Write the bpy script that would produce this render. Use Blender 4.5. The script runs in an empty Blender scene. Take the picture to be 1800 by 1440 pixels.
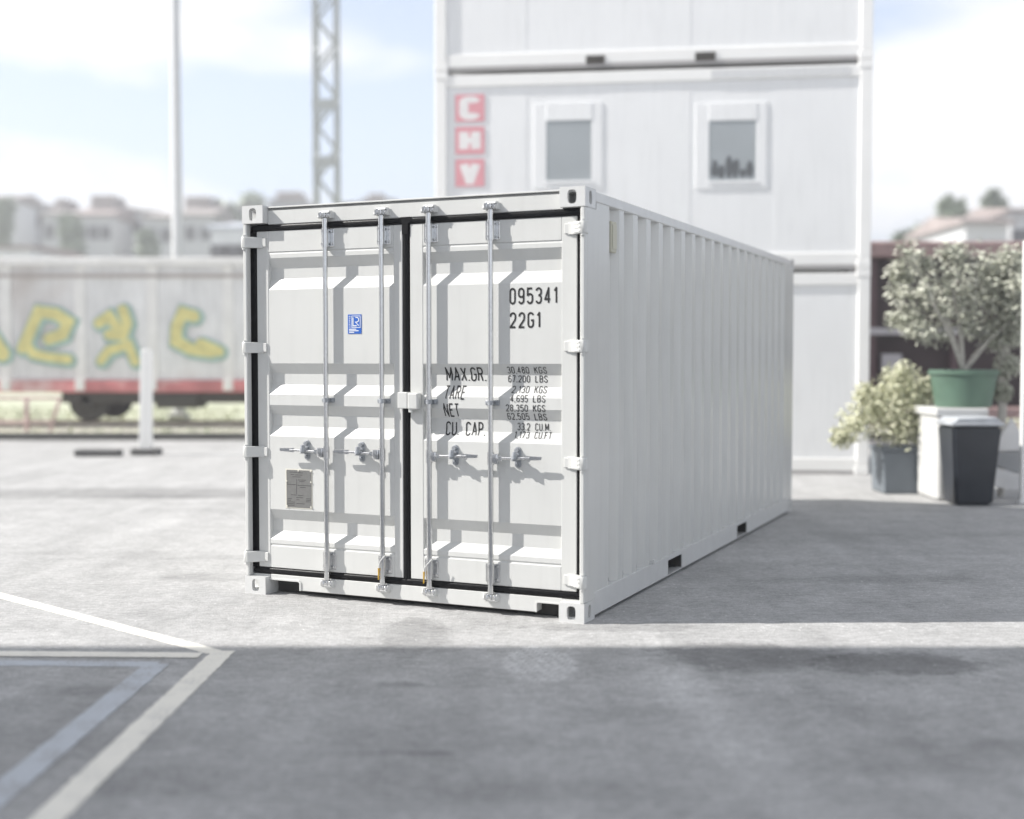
import bpy, bmesh, math, random
from mathutils import Vector, Matrix
from math import pi, sin, cos, radians as R
random.seed(7)
SC = bpy.context.scene
COL = SC.collection

# ------------------------------------------------------------------ camera
CAM_H = 1.579; FPX = 2200.0; PITCH = R(-2.34)
cam = bpy.data.cameras.new('camera'); camo = bpy.data.objects.new('camera', cam); COL.objects.link(camo)
cam.sensor_width = 36; cam.lens = FPX / 1800 * 36
camo.location = (0, 0, CAM_H); camo.rotation_euler = (R(90) + PITCH, 0, 0)
cam.clip_start = 0.1; cam.clip_end = 2000
cam.dof.use_dof = True; cam.dof.focus_distance = 8.2; cam.dof.aperture_fstop = 0.62; cam.dof.aperture_blades = 0
SC.camera = camo
SC.render.resolution_x = 1024; SC.render.resolution_y = 819

# ------------------------------------------------------------------ light
YAW = -0.4203
cr, sr = cos(YAW), sin(YAW)
trav = Vector((2.1 * cr - 1 * sr, 2.1 * sr + 1 * cr, -1.95)).normalized()      # the way the sunlight travels
SUN_EL = math.asin(-trav.z)
to_sun = -trav
SUN_AZ = math.atan2(to_sun.x, to_sun.y)
SC.view_settings.view_transform = 'Standard'; SC.view_settings.look = 'None'
SC.view_settings.gamma = 1; SC.view_settings.use_curve_mapping = False
SC.view_settings.exposure = 1.42
sun = bpy.data.lights.new('sun', 'SUN'); suno = bpy.data.objects.new('sun', sun); COL.objects.link(suno)
sun.energy = 3.05; sun.angle = R(0.5); sun.color = (1.0, 0.965, 0.915)
suno.rotation_euler = trav.to_track_quat('-Z', 'Y').to_euler()
suno.location = (-20, -5, 30)
W_ = bpy.data.worlds.new("World"); SC.world = W_; W_.use_nodes = True
nt = W_.node_tree; nt.nodes.clear()
def N(t, ty, **k):
    n = t.nodes.new(ty)
    for a, b in k.items(): setattr(n, a, b)
    return n
sky = N(nt, 'ShaderNodeTexSky', sky_type='NISHITA', sun_disc=False, sun_elevation=SUN_EL, sun_rotation=SUN_AZ,
        altitude=100, air_density=1.0, dust_density=2.5, ozone_density=1.5)
tc = N(nt, 'ShaderNodeTexCoord'); mp = N(nt, 'ShaderNodeMapping'); mp.inputs['Scale'].default_value = (1, 1, 2.6)
mp.inputs['Location'].default_value = (3.31, 1.2, 0.42)
nz = N(nt, 'ShaderNodeTexNoise'); nz.inputs['Scale'].default_value = 2.6; nz.inputs['Detail'].default_value = 5; nz.inputs['Roughness'].default_value = .5
rp = N(nt, 'ShaderNodeValToRGB'); rp.color_ramp.elements[0].position = .44; rp.color_ramp.elements[1].position = .54
mx = N(nt, 'ShaderNodeMixRGB'); mx.inputs['Color2'].default_value = (4.9, 4.92, 5.0, 1)
bright = N(nt, 'ShaderNodeMixRGB'); bright.inputs['Fac'].default_value = .72; bright.inputs['Color2'].default_value = (3.0, 3.5, 4.4, 1)
bg = N(nt, 'ShaderNodeBackground'); bg.inputs['Strength'].default_value = .096; wo = N(nt, 'ShaderNodeOutputWorld')
L = nt.links.new
L(tc.outputs['Generated'], mp.inputs['Vector']); L(mp.outputs[0], nz.inputs['Vector']); L(nz.outputs['Fac'], rp.inputs['Fac'])
L(sky.outputs[0], bright.inputs['Color1']); L(bright.outputs[0], mx.inputs['Color1']); L(rp.outputs['Color'], mx.inputs['Fac'])
sp = N(nt, 'ShaderNodeSeparateXYZ'); L(tc.outputs['Generated'], sp.inputs[0])
hz = N(nt, 'ShaderNodeMapRange'); hz.interpolation_type = 'SMOOTHSTEP'; hz.inputs['From Min'].default_value = .0; hz.inputs['From Max'].default_value = .62
hz.inputs['To Min'].default_value = 1.22; hz.inputs['To Max'].default_value = .60; L(sp.outputs['Z'], hz.inputs['Value'])
sc_ = N(nt, 'ShaderNodeVectorMath', operation='SCALE'); L(mx.outputs[0], sc_.inputs[0]); L(hz.outputs[0], sc_.inputs['Scale'])
L(sc_.outputs[0], bg.inputs['Color']); L(bg.outputs[0], wo.inputs['Surface'])

# ------------------------------------------------------------------ helpers
def ray(px, py):
    d = Vector(((px - 900) / FPX, 1, -(py - 720) / FPX)); c, s = cos(PITCH), sin(PITCH)
    return Vector((d.x, d.y * c - d.z * s, d.y * s + d.z * c))
def at(px, py, Y):
    d = ray(px, py); t = Y / d.y; return Vector((d.x * t, Y, CAM_H + d.z * t))
def gnd(px, py, z=0):
    d = ray(px, py); t = (z - CAM_H) / d.z; return Vector((d.x * t, d.y * t, z))

def tag(o, label=None, cat=None, group=None, kind=None):
    if label: o['label'] = label
    if cat: o['category'] = cat
    if group: o['group'] = group
    if kind: o['kind'] = kind
    return o
def empty(name, loc=(0, 0, 0), rz=0):
    o = bpy.data.objects.new(name, None); COL.objects.link(o); o.location = loc; o.rotation_euler = (0, 0, rz)
    o.empty_display_size = .1
    return o

class MB:
    def __init__(s): s.bm = bmesh.new()
    def merge(s, b, M=None):
        if M: b.transform(M)
        me = bpy.data.meshes.new('tmp'); b.to_mesh(me); b.free(); s.bm.from_mesh(me); bpy.data.meshes.remove(me); return s
    def box(s, a, b, bev=0.0, seg=1, M=None):
        t = bmesh.new(); bmesh.ops.create_cube(t, size=1)
        for v in t.verts:
            v.co = Vector(((a[0] + b[0]) / 2 + v.co.x * (b[0] - a[0]), (a[1] + b[1]) / 2 + v.co.y * (b[1] - a[1]), (a[2] + b[2]) / 2 + v.co.z * (b[2] - a[2])))
        if bev: bmesh.ops.bevel(t, geom=t.edges[:], offset=bev, segments=seg, affect='EDGES', profile=.5)
        return s.merge(t, M)
    def prism(s, pts, ax, a, b, bev=0.0, M=None):
        """polygon pts in the two axes other than ax, from a to b along ax"""
        t = bmesh.new(); lo = []; hi = []
        for p in pts:
            for val, lst in ((a, lo), (b, hi)):
                c = list(p); c.insert(ax, val); lst.append(t.verts.new(c))
        t.faces.new(lo); t.faces.new(hi[::-1]); n = len(pts)
        for i in range(n): t.faces.new((lo[i], hi[i], hi[(i + 1) % n], lo[(i + 1) % n]))
        bmesh.ops.recalc_face_normals(t, faces=t.faces[:])
        if bev: bmesh.ops.bevel(t, geom=t.edges[:], offset=bev, segments=1, affect='EDGES')
        return s.merge(t, M)
    def cyl(s, a, b, r1, r2=None, n=16, cap=True, bev=0):
        a = Vector(a); b = Vector(b); d = b - a; t = bmesh.new()
        bmesh.ops.create_cone(t, cap_ends=cap, segments=n, radius1=r1, radius2=r1 if r2 is None else r2, depth=d.length)
        if bev:
            bmesh.ops.bevel(t, geom=[e for e in t.edges if any(len(f.verts) > 4 for f in e.link_faces)], offset=bev, segments=2, affect='EDGES')
        return s.merge(t, Matrix.Translation((a + b) / 2) @ d.to_track_quat('Z', 'Y').to_matrix().to_4x4())
    def sheet(s, prof, ax, a, b):
        """open profile strip, extruded along ax"""
        lo = []; hi = []
        for p in prof:
            for val, lst in ((a, lo), (b, hi)):
                c = list(p); c.insert(ax, val); lst.append(s.bm.verts.new(c))
        for i in range(len(prof) - 1): s.bm.faces.new((lo[i], hi[i], hi[i + 1], lo[i + 1]))
        return s
    def quad(s, *p):
        s.bm.faces.new([s.bm.verts.new(q) for q in p]); return s
    def plate(s, o, e1, e2, nrm, w, h, t, cx, cz, hw, hh):
        """rectangular plate of thickness t with a rounded hole; o the corner, e1,e2 axes"""
        o, e1, e2, nrm = map(Vector, (o, e1, e2, nrm)); n = 40
        ang = sorted([2 * pi * i / n for i in range(n)] + [math.atan2(zz - cz, xx - cx) % (2 * pi) for xx in (0, w) for zz in (0, h)])
        rings = []
        for k in range(4):
            ring = []
            for a in ang:
                c_, s_ = cos(a), sin(a)
                if k in (0, 3):
                    ts = [((w if c_ > 0 else 0) - cx) / c_ if abs(c_) > 1e-6 else 9e9, ((h if s_ > 0 else 0) - cz) / s_ if abs(s_) > 1e-6 else 9e9]
                    tt = min(ts); x = cx + c_ * tt; z = cz + s_ * tt
                else:
                    pw = .62
                    x = cx + hw * math.copysign(abs(c_) ** pw, c_); z = cz + hh * math.copysign(abs(s_) ** pw, s_)
                ring.append(s.bm.verts.new(o + e1 * x + e2 * z - nrm * (t if k >= 2 else 0)))
            rings.append(ring)
        m = len(ang)
        for k in range(4):
            A, B = rings[k], rings[(k + 1) % 4]
            for i in range(m): s.bm.faces.new((A[i], A[(i + 1) % m], B[(i + 1) % m], B[i]))
        return s
    def build(s, name, mat, parent=None, smooth=False, recalc=True):
        if recalc: bmesh.ops.recalc_face_normals(s.bm, faces=s.bm.faces[:])
        me = bpy.data.meshes.new(name); s.bm.to_mesh(me); s.bm.free()
        for m_ in (mat if isinstance(mat, (list, tuple)) else [mat]): me.materials.append(m_)
        if smooth: me.shade_smooth() if smooth is True else me.set_sharp_from_angle(angle=R(smooth))
        o = bpy.data.objects.new(name, me); COL.objects.link(o)
        if smooth and smooth is not True:
            for p in me.polygons: p.use_smooth = True
        if parent: o.parent = parent
        return o
def children(o): return [c for c in bpy.data.objects if c.parent == o]
def copy_tree(o, parent=None):
    c = o.copy(); COL.objects.link(c); c.parent = parent
    for ch in children(o): copy_tree(ch, c)
    return c

# ------------------------------------------------------------------ materials
def mat(name, col, rough=.6, metal=0, var=.06, vs=6, spec=.5, bump=0, bs=40, streak=0, col2=None, c2lo=.55, c2hi=.7):
    m = bpy.data.materials.new(name); m.use_nodes = True; t = m.node_tree; p = t.nodes['Principled BSDF']; l = t.links.new
    p.inputs['Roughness'].default_value = rough; p.inputs['Metallic'].default_value = metal; p.inputs['Specular IOR Level'].default_value = spec
    co = N(t, 'ShaderNodeTexCoord'); n = N(t, 'ShaderNodeTexNoise'); n.inputs['Scale'].default_value = vs; n.inputs['Detail'].default_value = 6
    l(co.outputs['Object'], n.inputs['Vector'])
    mr = N(t, 'ShaderNodeMapRange'); mr.inputs['From Min'].default_value = .3; mr.inputs['From Max'].default_value = .7
    mr.inputs['To Min'].default_value = 1 - var; mr.inputs['To Max'].default_value = 1 + var * .4
    l(n.outputs['Fac'], mr.inputs['Value'])
    mul = N(t, 'ShaderNodeVectorMath', operation='SCALE'); mul.inputs[0].default_value = col; l(mr.outputs[0], mul.inputs['Scale'])
    last = mul.outputs[0]
    if streak:
        mp = N(t, 'ShaderNodeMapping'); mp.inputs['Scale'].default_value = (9, 9, .7); l(co.outputs['Object'], mp.inputs['Vector'])
        n2 = N(t, 'ShaderNodeTexNoise'); n2.inputs['Scale'].default_value = 2; n2.inputs['Detail'].default_value = 5; l(mp.outputs[0], n2.inputs['Vector'])
        m2 = N(t, 'ShaderNodeMapRange'); m2.inputs['From Min'].default_value = .5; m2.inputs['From Max'].default_value = .8
        m2.inputs['To Min'].default_value = 1; m2.inputs['To Max'].default_value = 1 - streak; l(n2.outputs['Fac'], m2.inputs['Value'])
        mu = N(t, 'ShaderNodeVectorMath', operation='SCALE'); l(last, mu.inputs[0]); l(m2.outputs[0], mu.inputs['Scale']); last = mu.outputs[0]
    if col2:
        n3 = N(t, 'ShaderNodeTexNoise'); n3.inputs['Scale'].default_value = vs * .5; n3.inputs['Detail'].default_value = 8; l(co.outputs['Object'], n3.inputs['Vector'])
        m3 = N(t, 'ShaderNodeMapRange'); m3.inputs['From Min'].default_value = c2lo; m3.inputs['From Max'].default_value = c2hi; l(n3.outputs['Fac'], m3.inputs['Value'])
        mm = N(t, 'ShaderNodeMixRGB'); l(m3.outputs[0], mm.inputs['Fac']); l(last, mm.inputs['Color1']); mm.inputs['Color2'].default_value = (*col2, 1); last = mm.outputs[0]
    l(last, p.inputs['Base Color'])
    if bump:
        nb = N(t, 'ShaderNodeTexNoise'); nb.inputs['Scale'].default_value = bs; nb.inputs['Detail'].default_value = 4; l(co.outputs['Object'], nb.inputs['Vector'])
        b = N(t, 'ShaderNodeBump'); b.inputs['Strength'].default_value = bump; b.inputs['Distance'].default_value = .01
        l(nb.outputs['Fac'], b.inputs['Height']); l(b.outputs[0], p.inputs['Normal'])
    return m
PAINT = mat('white container paint', (.63, .635, .62), .27, var=.035, vs=3, bump=.12, bs=2.2, streak=.05)
PAINTR = mat('white rail paint', (.64, .645, .638), .30, var=.05, vs=9)
STEEL = mat('galvanised steel', (.68, .685, .69), .20, 1.0, var=.10, vs=60)
STEELD = mat('dull galvanised steel', (.42, .44, .47), .5, .7, var=.3, vs=70)
RUB = mat('black rubber', (.005, .005, .006), .42, spec=.25, var=.4, vs=14, bump=.2, bs=80)
BLK = mat('black lettering', (.012, .012, .013), .6, var=.1)
CAVE = mat('dark steel underside', (.05, .048, .045), .8, var=.3)
BLUE = mat('blue sticker', (.02, .12, .50), .5, var=.03)
WHT = mat('white print', (.75, .78, .82), .5, var=.03)
PLATE = mat('grey metal data plate', (.20, .20, .195), .5, .2, var=.1, vs=50)
PLATED = mat('etched lettering', (.05, .05, .05), .6)
SEAL = mat('cream sealant', (.72, .70, .62), .5)
YEL = mat('yellow tape', (.55, .33, .03), .5)

# ------------------------------------------------------------------ stroke lettering
def arc(cx, cy, rx, ry, a0, a1, n=8):
    return [(cx + rx * cos(R(a0 + (a1 - a0) * i / n)), cy + ry * sin(R(a0 + (a1 - a0) * i / n))) for i in range(n + 1)]
w = .36; h2 = w / 2; q = .2
GL = {  # (polyline, closed)
 '0': [(arc(h2, 1 - q, h2, q, 0, 180) + arc(h2, q, h2, q, 180, 360), True)],
 '1': [([(.02, .80), (.16, 1), (.16, 0)], False)],
 '2': [([(0, .82)] + arc(h2, 1 - q, h2, q, 180, 0) + [(w, .66), (w * .9, .5), (0, .03), (0, 0), (w, 0)], False)],
 '3': [(arc(h2, 1 - q, h2, q, 170, 0) + arc(h2 * .9, .68, h2 * 1.05, .15, 0, -90)[1:], False), ([(h2 * .9, .53)] + arc(h2, .32, h2, .2, 90, 0) + arc(h2, q, h2, q, 0, -170), False)],
 '4': [([(w * .72, 0), (w * .72, 1), (0, .25), (w * 1.05, .25)], False)],
 '5': [([(w * .95, 1), (.02, 1), (0, .56)] + arc(h2, .46, h2, .16, 150, 0) + arc(h2, q, h2, q, 0, -170), False)],
 '6': [(arc(h2, 1 - q, h2, q, 15, 180) + arc(h2, q, h2, q, 180, 360) + arc(h2, .42, h2, .15, 0, 165), False)],
 '7': [([(0, 1), (w, 1), (w * .35, 0)], False)],
 '8': [(arc(h2, .78, h2 * .92, .22, 0, 360, 20)[:-1], True), (arc(h2, .28, h2, .28, 0, 360, 20)[:-1], True)],
 '9': [(arc(h2, q, h2, q, 195, 360) + arc(h2, 1 - q, h2, q, 0, 180) + arc(h2, .58, h2, .15, 180, 345), False)],
 'G': [(arc(h2, 1 - q, h2, q, 10, 180) + arc(h2, q, h2, q, 180, 360) + [(w, .48), (h2 * 1.1, .48)], False)],
 'C': [(arc(h2, 1 - q, h2, q, 5, 180) + arc(h2, q, h2, q, 180, 355), False)],
 'U': [([(0, 1)] + arc(h2, q, h2, q, 180, 360) + [(w, 1)], False)],
 'M': [([(0, 0), (0, 1), (w * .62, .22), (w * 1.24, 1), (w * 1.24, 0)], False)],
 'A': [([(0, 0), (w * .55, 1), (w * 1.1, 0)], False), ([(w * .17, .3), (w * .93, .3)], False)],
 'X': [([(0, 0), (w * 1.05, 1)], False), ([(0, 1), (w * 1.05, 0)], False)],
 'R': [([(0, 0), (0, 1), (h2, 1)] + arc(h2, .76, h2, .24, 80, -80) + [(0, .52)], False), ([(h2, .52), (w, 0)], False)],
 'P': [([(0, 0), (0, 1), (h2, 1)] + arc(h2, .74, h2, .26, 80, -80) + [(0, .48)], False)],
 'T': [([(0, 1), (w, 1)], False), ([(h2, 1), (h2, 0)], False)],
 'E': [([(w * .9, 1), (0, 1), (0, 0), (w * .9, 0)], False), ([(0, .52), (w * .75, .52)], False)],
 'F': [([(w * .9, 1), (0, 1), (0, 0)], False), ([(0, .52), (w * .75, .52)], False)],
 'N': [([(0, 0), (0, 1), (w, 0), (w, 1)], False)],
 'K': [([(0, 0), (0, 1)], False), ([(w, 1), (0, .42)], False), ([(w * .4, .62), (w, 0)], False)],
 'S': [(arc(h2, .76, h2, .24, 10, 200) + arc(h2, .24, h2, .26, 20, -190), False)],
 'L': [([(0, 1), (0, 0), (w * .9, 0)], False)],
 'B': [([(0, 0), (0, 1), (h2, 1)] + arc(h2, .77, h2 * .9, .23, 80, -80) + [(h2, .53)] + arc(h2, .27, h2, .27, 80, -80) + [(0, 0)], False), ([(0, .53), (h2, .53)], False)],
 'V': [([(0, 1), (w * .55, 0), (w * 1.1, 1)], False)],
 'H': [([(0, 0), (0, 1)], False), ([(w, 0), (w, 1)], False), ([(0, .5), (w, .5)], False)],
 'I': [([(0.04, 0), (0.04, 1)], False)],
 'D': [([(0, 0), (0, 1), (h2, 1)] + arc(h2, .7, h2, .3, 80, 0) + arc(h2, .3, h2, .3, 0, -80) + [(0, 0)], False)],
 '.': [([(0.02, -.02), (0.02, .07)], False)],
 ',': [([(0.04, .07), (-.02, -.1)], False)],
}
def gw(ch): return 0.32 if ch == ' ' else max(p[0] for s_, c in GL[ch] for p in s_)
def ribbon(pts, closed, t):
    """outline pairs along a polyline, mitred"""
    P = [Vector(p) for p in pts]; P = [p for i, p in enumerate(P) if i == 0 or (p - P[i - 1]).length > 1e-4]
    n = len(P); out = []
    for i in range(n):
        a = P[i - 1] if (i > 0 or closed) else None; b = P[(i + 1) % n] if (i < n - 1 or closed) else None
        d1 = (P[i] - a).normalized() if a is not None else None; d2 = (b - P[i]).normalized() if b is not None else None
        if d1 is None: d1 = d2
        if d2 is None: d2 = d1
        n1 = Vector((-d1.y, d1.x)); n2 = Vector((-d2.y, d2.x)); m = n1 + n2
        if m.length < .35: m = n1; k = 1
        else: m.normalize(); k = min(1.7, 1 / max(.3, m.dot(n1)))
        out.append((P[i] + m * t / 2 * k, P[i] - m * t / 2 * k))
    return out
def split_sharp(pts, closed, t):
    if closed: return [(pts, True)]
    out = [[Vector(pts[0])]]
    for i in range(1, len(pts)):
        out[-1].append(Vector(pts[i]))
        if i < len(pts) - 1:
            d1 = (Vector(pts[i]) - Vector(pts[i - 1])).normalized(); d2 = (Vector(pts[i + 1]) - Vector(pts[i])).normalized()
            if d1.dot(d2) < -.25:
                p = Vector(pts[i]); out[-1][-1] = p + d1 * t * .35; out.append([p - d2 * t * .35])
    return [(o_, False) for o_ in out]
def text_pts(txt, x0, x1, z0, z1, sw=.13, gap=.14):
    """ribbons (in the x,z plane) of a line of text fitted into the box"""
    s_ = sw; tot = 0
    for i, ch in enumerate(txt): tot += gw(ch) + (s_ + gap if i < len(txt) - 1 else s_)
    H = z1 - z0; kx = (x1 - x0) / tot; kz = H / (1 + 0); cur = s_ / 2; res = []
    for ch in txt:
        if ch != ' ':
            for pts, closed in GL[ch]:
              for pp, cc in split_sharp([(p[0] + cur, s_ / 2 + p[1] * (1 - s_)) for p in pts], closed, s_):
                rb = ribbon(pp, cc, s_)
                res.append(([(Vector((x0 + a.x * kx, z0 + a.y * kz)), Vector((x0 + b.x * kx, z0 + b.y * kz))) for a, b in rb], cc))
        cur += gw(ch) + s_ + gap
    return res
def text_mesh(lines, yfun, off=.0015, kinks=()):
    mb = MB(); k = 0
    for ln in lines:
        for rb, closed in text_pts(*ln):
            k += 1; n = len(rb); e = (k % 5) * .00012
            vs = [(mb.bm.verts.new((a.x, e, a.y)), mb.bm.verts.new((b.x, e, b.y))) for a, b in rb]
            for i in range(n if closed else n - 1):
                j = (i + 1) % n; mb.bm.faces.new((vs[i][0], vs[i][1], vs[j][1], vs[j][0]))
    for kz in kinks:
        bmesh.ops.bisect_plane(mb.bm, geom=mb.bm.verts[:] + mb.bm.edges[:] + mb.bm.faces[:], plane_co=(0, 0, kz), plane_no=(0, 0, 1), dist=1e-6)
    for v in mb.bm.verts: v.co.y = yfun(v.co.z) - off - v.co.y
    return mb

# ------------------------------------------------------------------ ground
def ground_mat():
    m = bpy.data.materials.new('pale worn asphalt'); m.use_nodes = True; t = m.node_tree; p = t.nodes['Principled BSDF']; l = t.links.new
    p.inputs['Roughness'].default_value = .85; p.inputs['Specular IOR Level'].default_value = .3
    co = N(t, 'ShaderNodeTexCoord'); O = co.outputs['Object']
    def noise(sc, det=5, rough=.55, scale=None, warp=None):
        n = N(t, 'ShaderNodeTexNoise'); n.inputs['Scale'].default_value = sc; n.inputs['Detail'].default_value = det; n.inputs['Roughness'].default_value = rough
        if scale:
            mp = N(t, 'ShaderNodeMapping'); mp.inputs['Scale'].default_value = scale[0]; mp.inputs['Rotation'].default_value = (0, 0, scale[1]); l(O, mp.inputs['Vector']); l(mp.outputs[0], n.inputs['Vector'])
        else: l(O, n.inputs['Vector'])
        return n.outputs['Fac']
    def mr(v, a, b, c, d, st=False):
        n = N(t, 'ShaderNodeMapRange'); n.inputs['From Min'].default_value = a; n.inputs['From Max'].default_value = b; n.inputs['To Min'].default_value = c; n.inputs['To Max'].default_value = d
        if st: n.interpolation_type = 'SMOOTHSTEP'
        l(v, n.inputs['Value']); return n.outputs[0]
    def mth(op, a, b):
        n = N(t, 'ShaderNodeMath', operation=op)
        for i, x in enumerate((a, b)):
            if isinstance(x, (int, float)): n.inputs[i].default_value = x
            else: l(x, n.inputs[i])
        return n.outputs[0]
    big = noise(.55, 4); mid = noise(3.2, 7, .65); fine = noise(28, 5, .75); grit = noise(95, 3, .75)
    v = mth('MULTIPLY', mr(big, .3, .7, .90, 1.07), mr(mid, .3, .7, .84, 1.10))
    mott = noise(11, 7, .75, ((1.0, 2.2, 1), .3))
    v = mth('MULTIPLY', v, mr(mott, .32, .68, .76, 1.16)); v = mth('MULTIPLY', v, mr(fine, .3, .7, .80, 1.16)); v = mth('MULTIPLY', v, mr(grit, .3, .7, .70, 1.32))
    trk = noise(1.0, 5, .6, ((2.6, .30, 1), -.10)); trk2 = noise(1.0, 6, .7, ((.5, 5.0, 1), .05))
    v = mth('MULTIPLY', v, mr(trk, .35, .68, .93, 1.09)); v = mth('MULTIPLY', v, mr(trk2, .3, .7, .95, 1.05))
    sep = N(t, 'ShaderNodeSeparateXYZ'); l(O, sep.inputs[0]); X, Y = sep.outputs['X'], sep.outputs['Y']
    wob = noise(6.0, 10, .78); wobs = mth('MULTIPLY', mth('SUBTRACT', wob, .5), 1.0)
    def stain_or_shade(cx, cy, rx, ry, amt, soft=.25, wk=.8, ang=0):
        dx = mth('SUBTRACT', X, cx); dy = mth('SUBTRACT', Y, cy)
        if ang:
            ca, sa = cos(ang), sin(ang)
            ex = mth('ADD', mth('MULTIPLY', dx, ca), mth('MULTIPLY', dy, sa)); ey = mth('SUBTRACT', mth('MULTIPLY', dy, ca), mth('MULTIPLY', dx, sa)); dx, dy = ex, ey
        a = mth('POWER', mth('ABSOLUTE', mth('DIVIDE', dx, rx), 0), 2); b = mth('POWER', mth('ABSOLUTE', mth('DIVIDE', dy, ry), 0), 2)
        r = mth('ADD', mth('SQRT', mth('ADD', a, b), 0), mth('MULTIPLY', wobs, wk))
        return mr(r, 1 - soft, 1 + soft, 1 - amt, 1, True)
    # damp patches, tyre tracks and a painted cast-shadow band across the yard
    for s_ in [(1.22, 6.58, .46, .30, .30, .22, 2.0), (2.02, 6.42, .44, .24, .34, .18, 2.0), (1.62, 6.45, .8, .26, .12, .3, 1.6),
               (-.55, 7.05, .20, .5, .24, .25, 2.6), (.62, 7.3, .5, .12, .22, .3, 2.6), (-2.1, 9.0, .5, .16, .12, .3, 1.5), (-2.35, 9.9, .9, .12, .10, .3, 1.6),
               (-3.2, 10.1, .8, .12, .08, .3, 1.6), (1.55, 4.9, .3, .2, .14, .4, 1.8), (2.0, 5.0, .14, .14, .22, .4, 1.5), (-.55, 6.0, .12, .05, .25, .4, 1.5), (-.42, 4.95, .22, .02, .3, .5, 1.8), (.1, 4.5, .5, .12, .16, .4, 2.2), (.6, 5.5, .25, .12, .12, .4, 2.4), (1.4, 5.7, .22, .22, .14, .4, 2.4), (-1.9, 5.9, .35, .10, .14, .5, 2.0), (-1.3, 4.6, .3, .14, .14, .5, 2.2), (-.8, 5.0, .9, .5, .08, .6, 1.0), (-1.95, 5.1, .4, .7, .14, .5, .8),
               (-4.4, 14.6, 4.2, .55, .22, .25, .35), (-4.0, 14.3, .7, .28, .22, .5, .4), (-2.5, 14.5, .6, .3, .2, .5, .4), (3.6, 11.2, 1.0, .25, .10, .5, 1.4), (2.6, 8.9, .9, .16, .12, .5, 1.8), (1.55, 9.3, .5, .12, .10, .5, 1.8)]:  # row opens with a far-left cast shadow painted as band and blotches
        v = mth('MULTIPLY', v, stain_or_shade(*s_))
    for s_ in [(.93, 5.3, .14, 1.9, -.17, .45, .5, .11), (.42, 5.2, .06, 1.6, -.07, .5, .4, .06), (1.5, 5.0, .07, 1.6, -.08, .5, .4, .2), (.20, 5.3, .25, 1.3, -.06, .5, .8, .15), (-.9, 5.6, .8, .5, -.06, .6, 1.0), (1.2, 5.9, .9, .35, -.07, .5, 1.6)]:
        v = mth('MULTIPLY', v, stain_or_shade(*s_))
    # pale cement patches by the container corner
    br = N(t, 'ShaderNodeTexBrick'); br.inputs['Scale'].default_value = 6.5; br.inputs['Color1'].default_value = (1, 1, 1, 1); br.inputs['Color2'].default_value = (.8, .8, .8, 1); br.inputs['Mortar'].default_value = (.55, .55, .55, 1); br.inputs['Mortar Size'].default_value = .04
    mpb = N(t, 'ShaderNodeMapping'); mpb.inputs['Rotation'].default_value = (0, 0, .5); l(O, mpb.inputs['Vector']); l(mpb.outputs[0], br.inputs['Vector'])
    pm = mth('SUBTRACT', 1, stain_or_shade(.14, 6.42, .19, .38, 1.0, .12, 1.0))
    v = mth('MULTIPLY', v, mth('ADD', 1, mth('MULTIPLY', pm, mth('SUBTRACT', mth('MULTIPLY', br.outputs['Color'], 1.1), .55))))
    # tiny pale chips of gravel and litter
    vo = N(t, 'ShaderNodeTexVoronoi'); vo.inputs['Scale'].default_value = 9; l(O, vo.inputs['Vector'])
    v = mth('ADD', v, mr(vo.outputs['Distance'], .05, .075, .7, 0))
    # fine cracks
    vc = N(t, 'ShaderNodeTexVoronoi', feature='DISTANCE_TO_EDGE'); vc.inputs['Scale'].default_value = .55
    wv = N(t, 'ShaderNodeVectorMath', operation='ADD'); ws = N(t, 'ShaderNodeVectorMath', operation='SCALE'); ws.inputs['Scale'].default_value = .55
    nn = N(t, 'ShaderNodeTexNoise'); nn.inputs['Scale'].default_value = 2.2; nn.inputs['Detail'].default_value = 6; l(O, nn.inputs['Vector'])
    l(nn.outputs['Color'], ws.inputs[0]); l(O, wv.inputs[0]); l(ws.outputs[0], wv.inputs[1]); l(wv.outputs[0], vc.inputs['Vector'])
    v = mth('MULTIPLY', v, mr(vc.outputs['Distance'], .0, .004, .90, 1))
    mul = N(t, 'ShaderNodeVectorMath', operation='SCALE'); mul.inputs[0].default_value = (.455, .454, .452); l(v, mul.inputs['Scale']); l(mul.outputs[0], p.inputs['Base Color'])
    b = N(t, 'ShaderNodeBump'); b.inputs['Strength'].default_value = .6; b.inputs['Distance'].default_value = .012
    l(mth('ADD', grit, fine), b.inputs['Height']); l(b.outputs[0], p.inputs['Normal'])
    return m
g = MB(); g.quad((-480, -200, 0), (480, -200, 0), (480, 760, 0), (-480, 760, 0))
tag(g.build('ground', ground_mat()), kind='structure')

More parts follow.
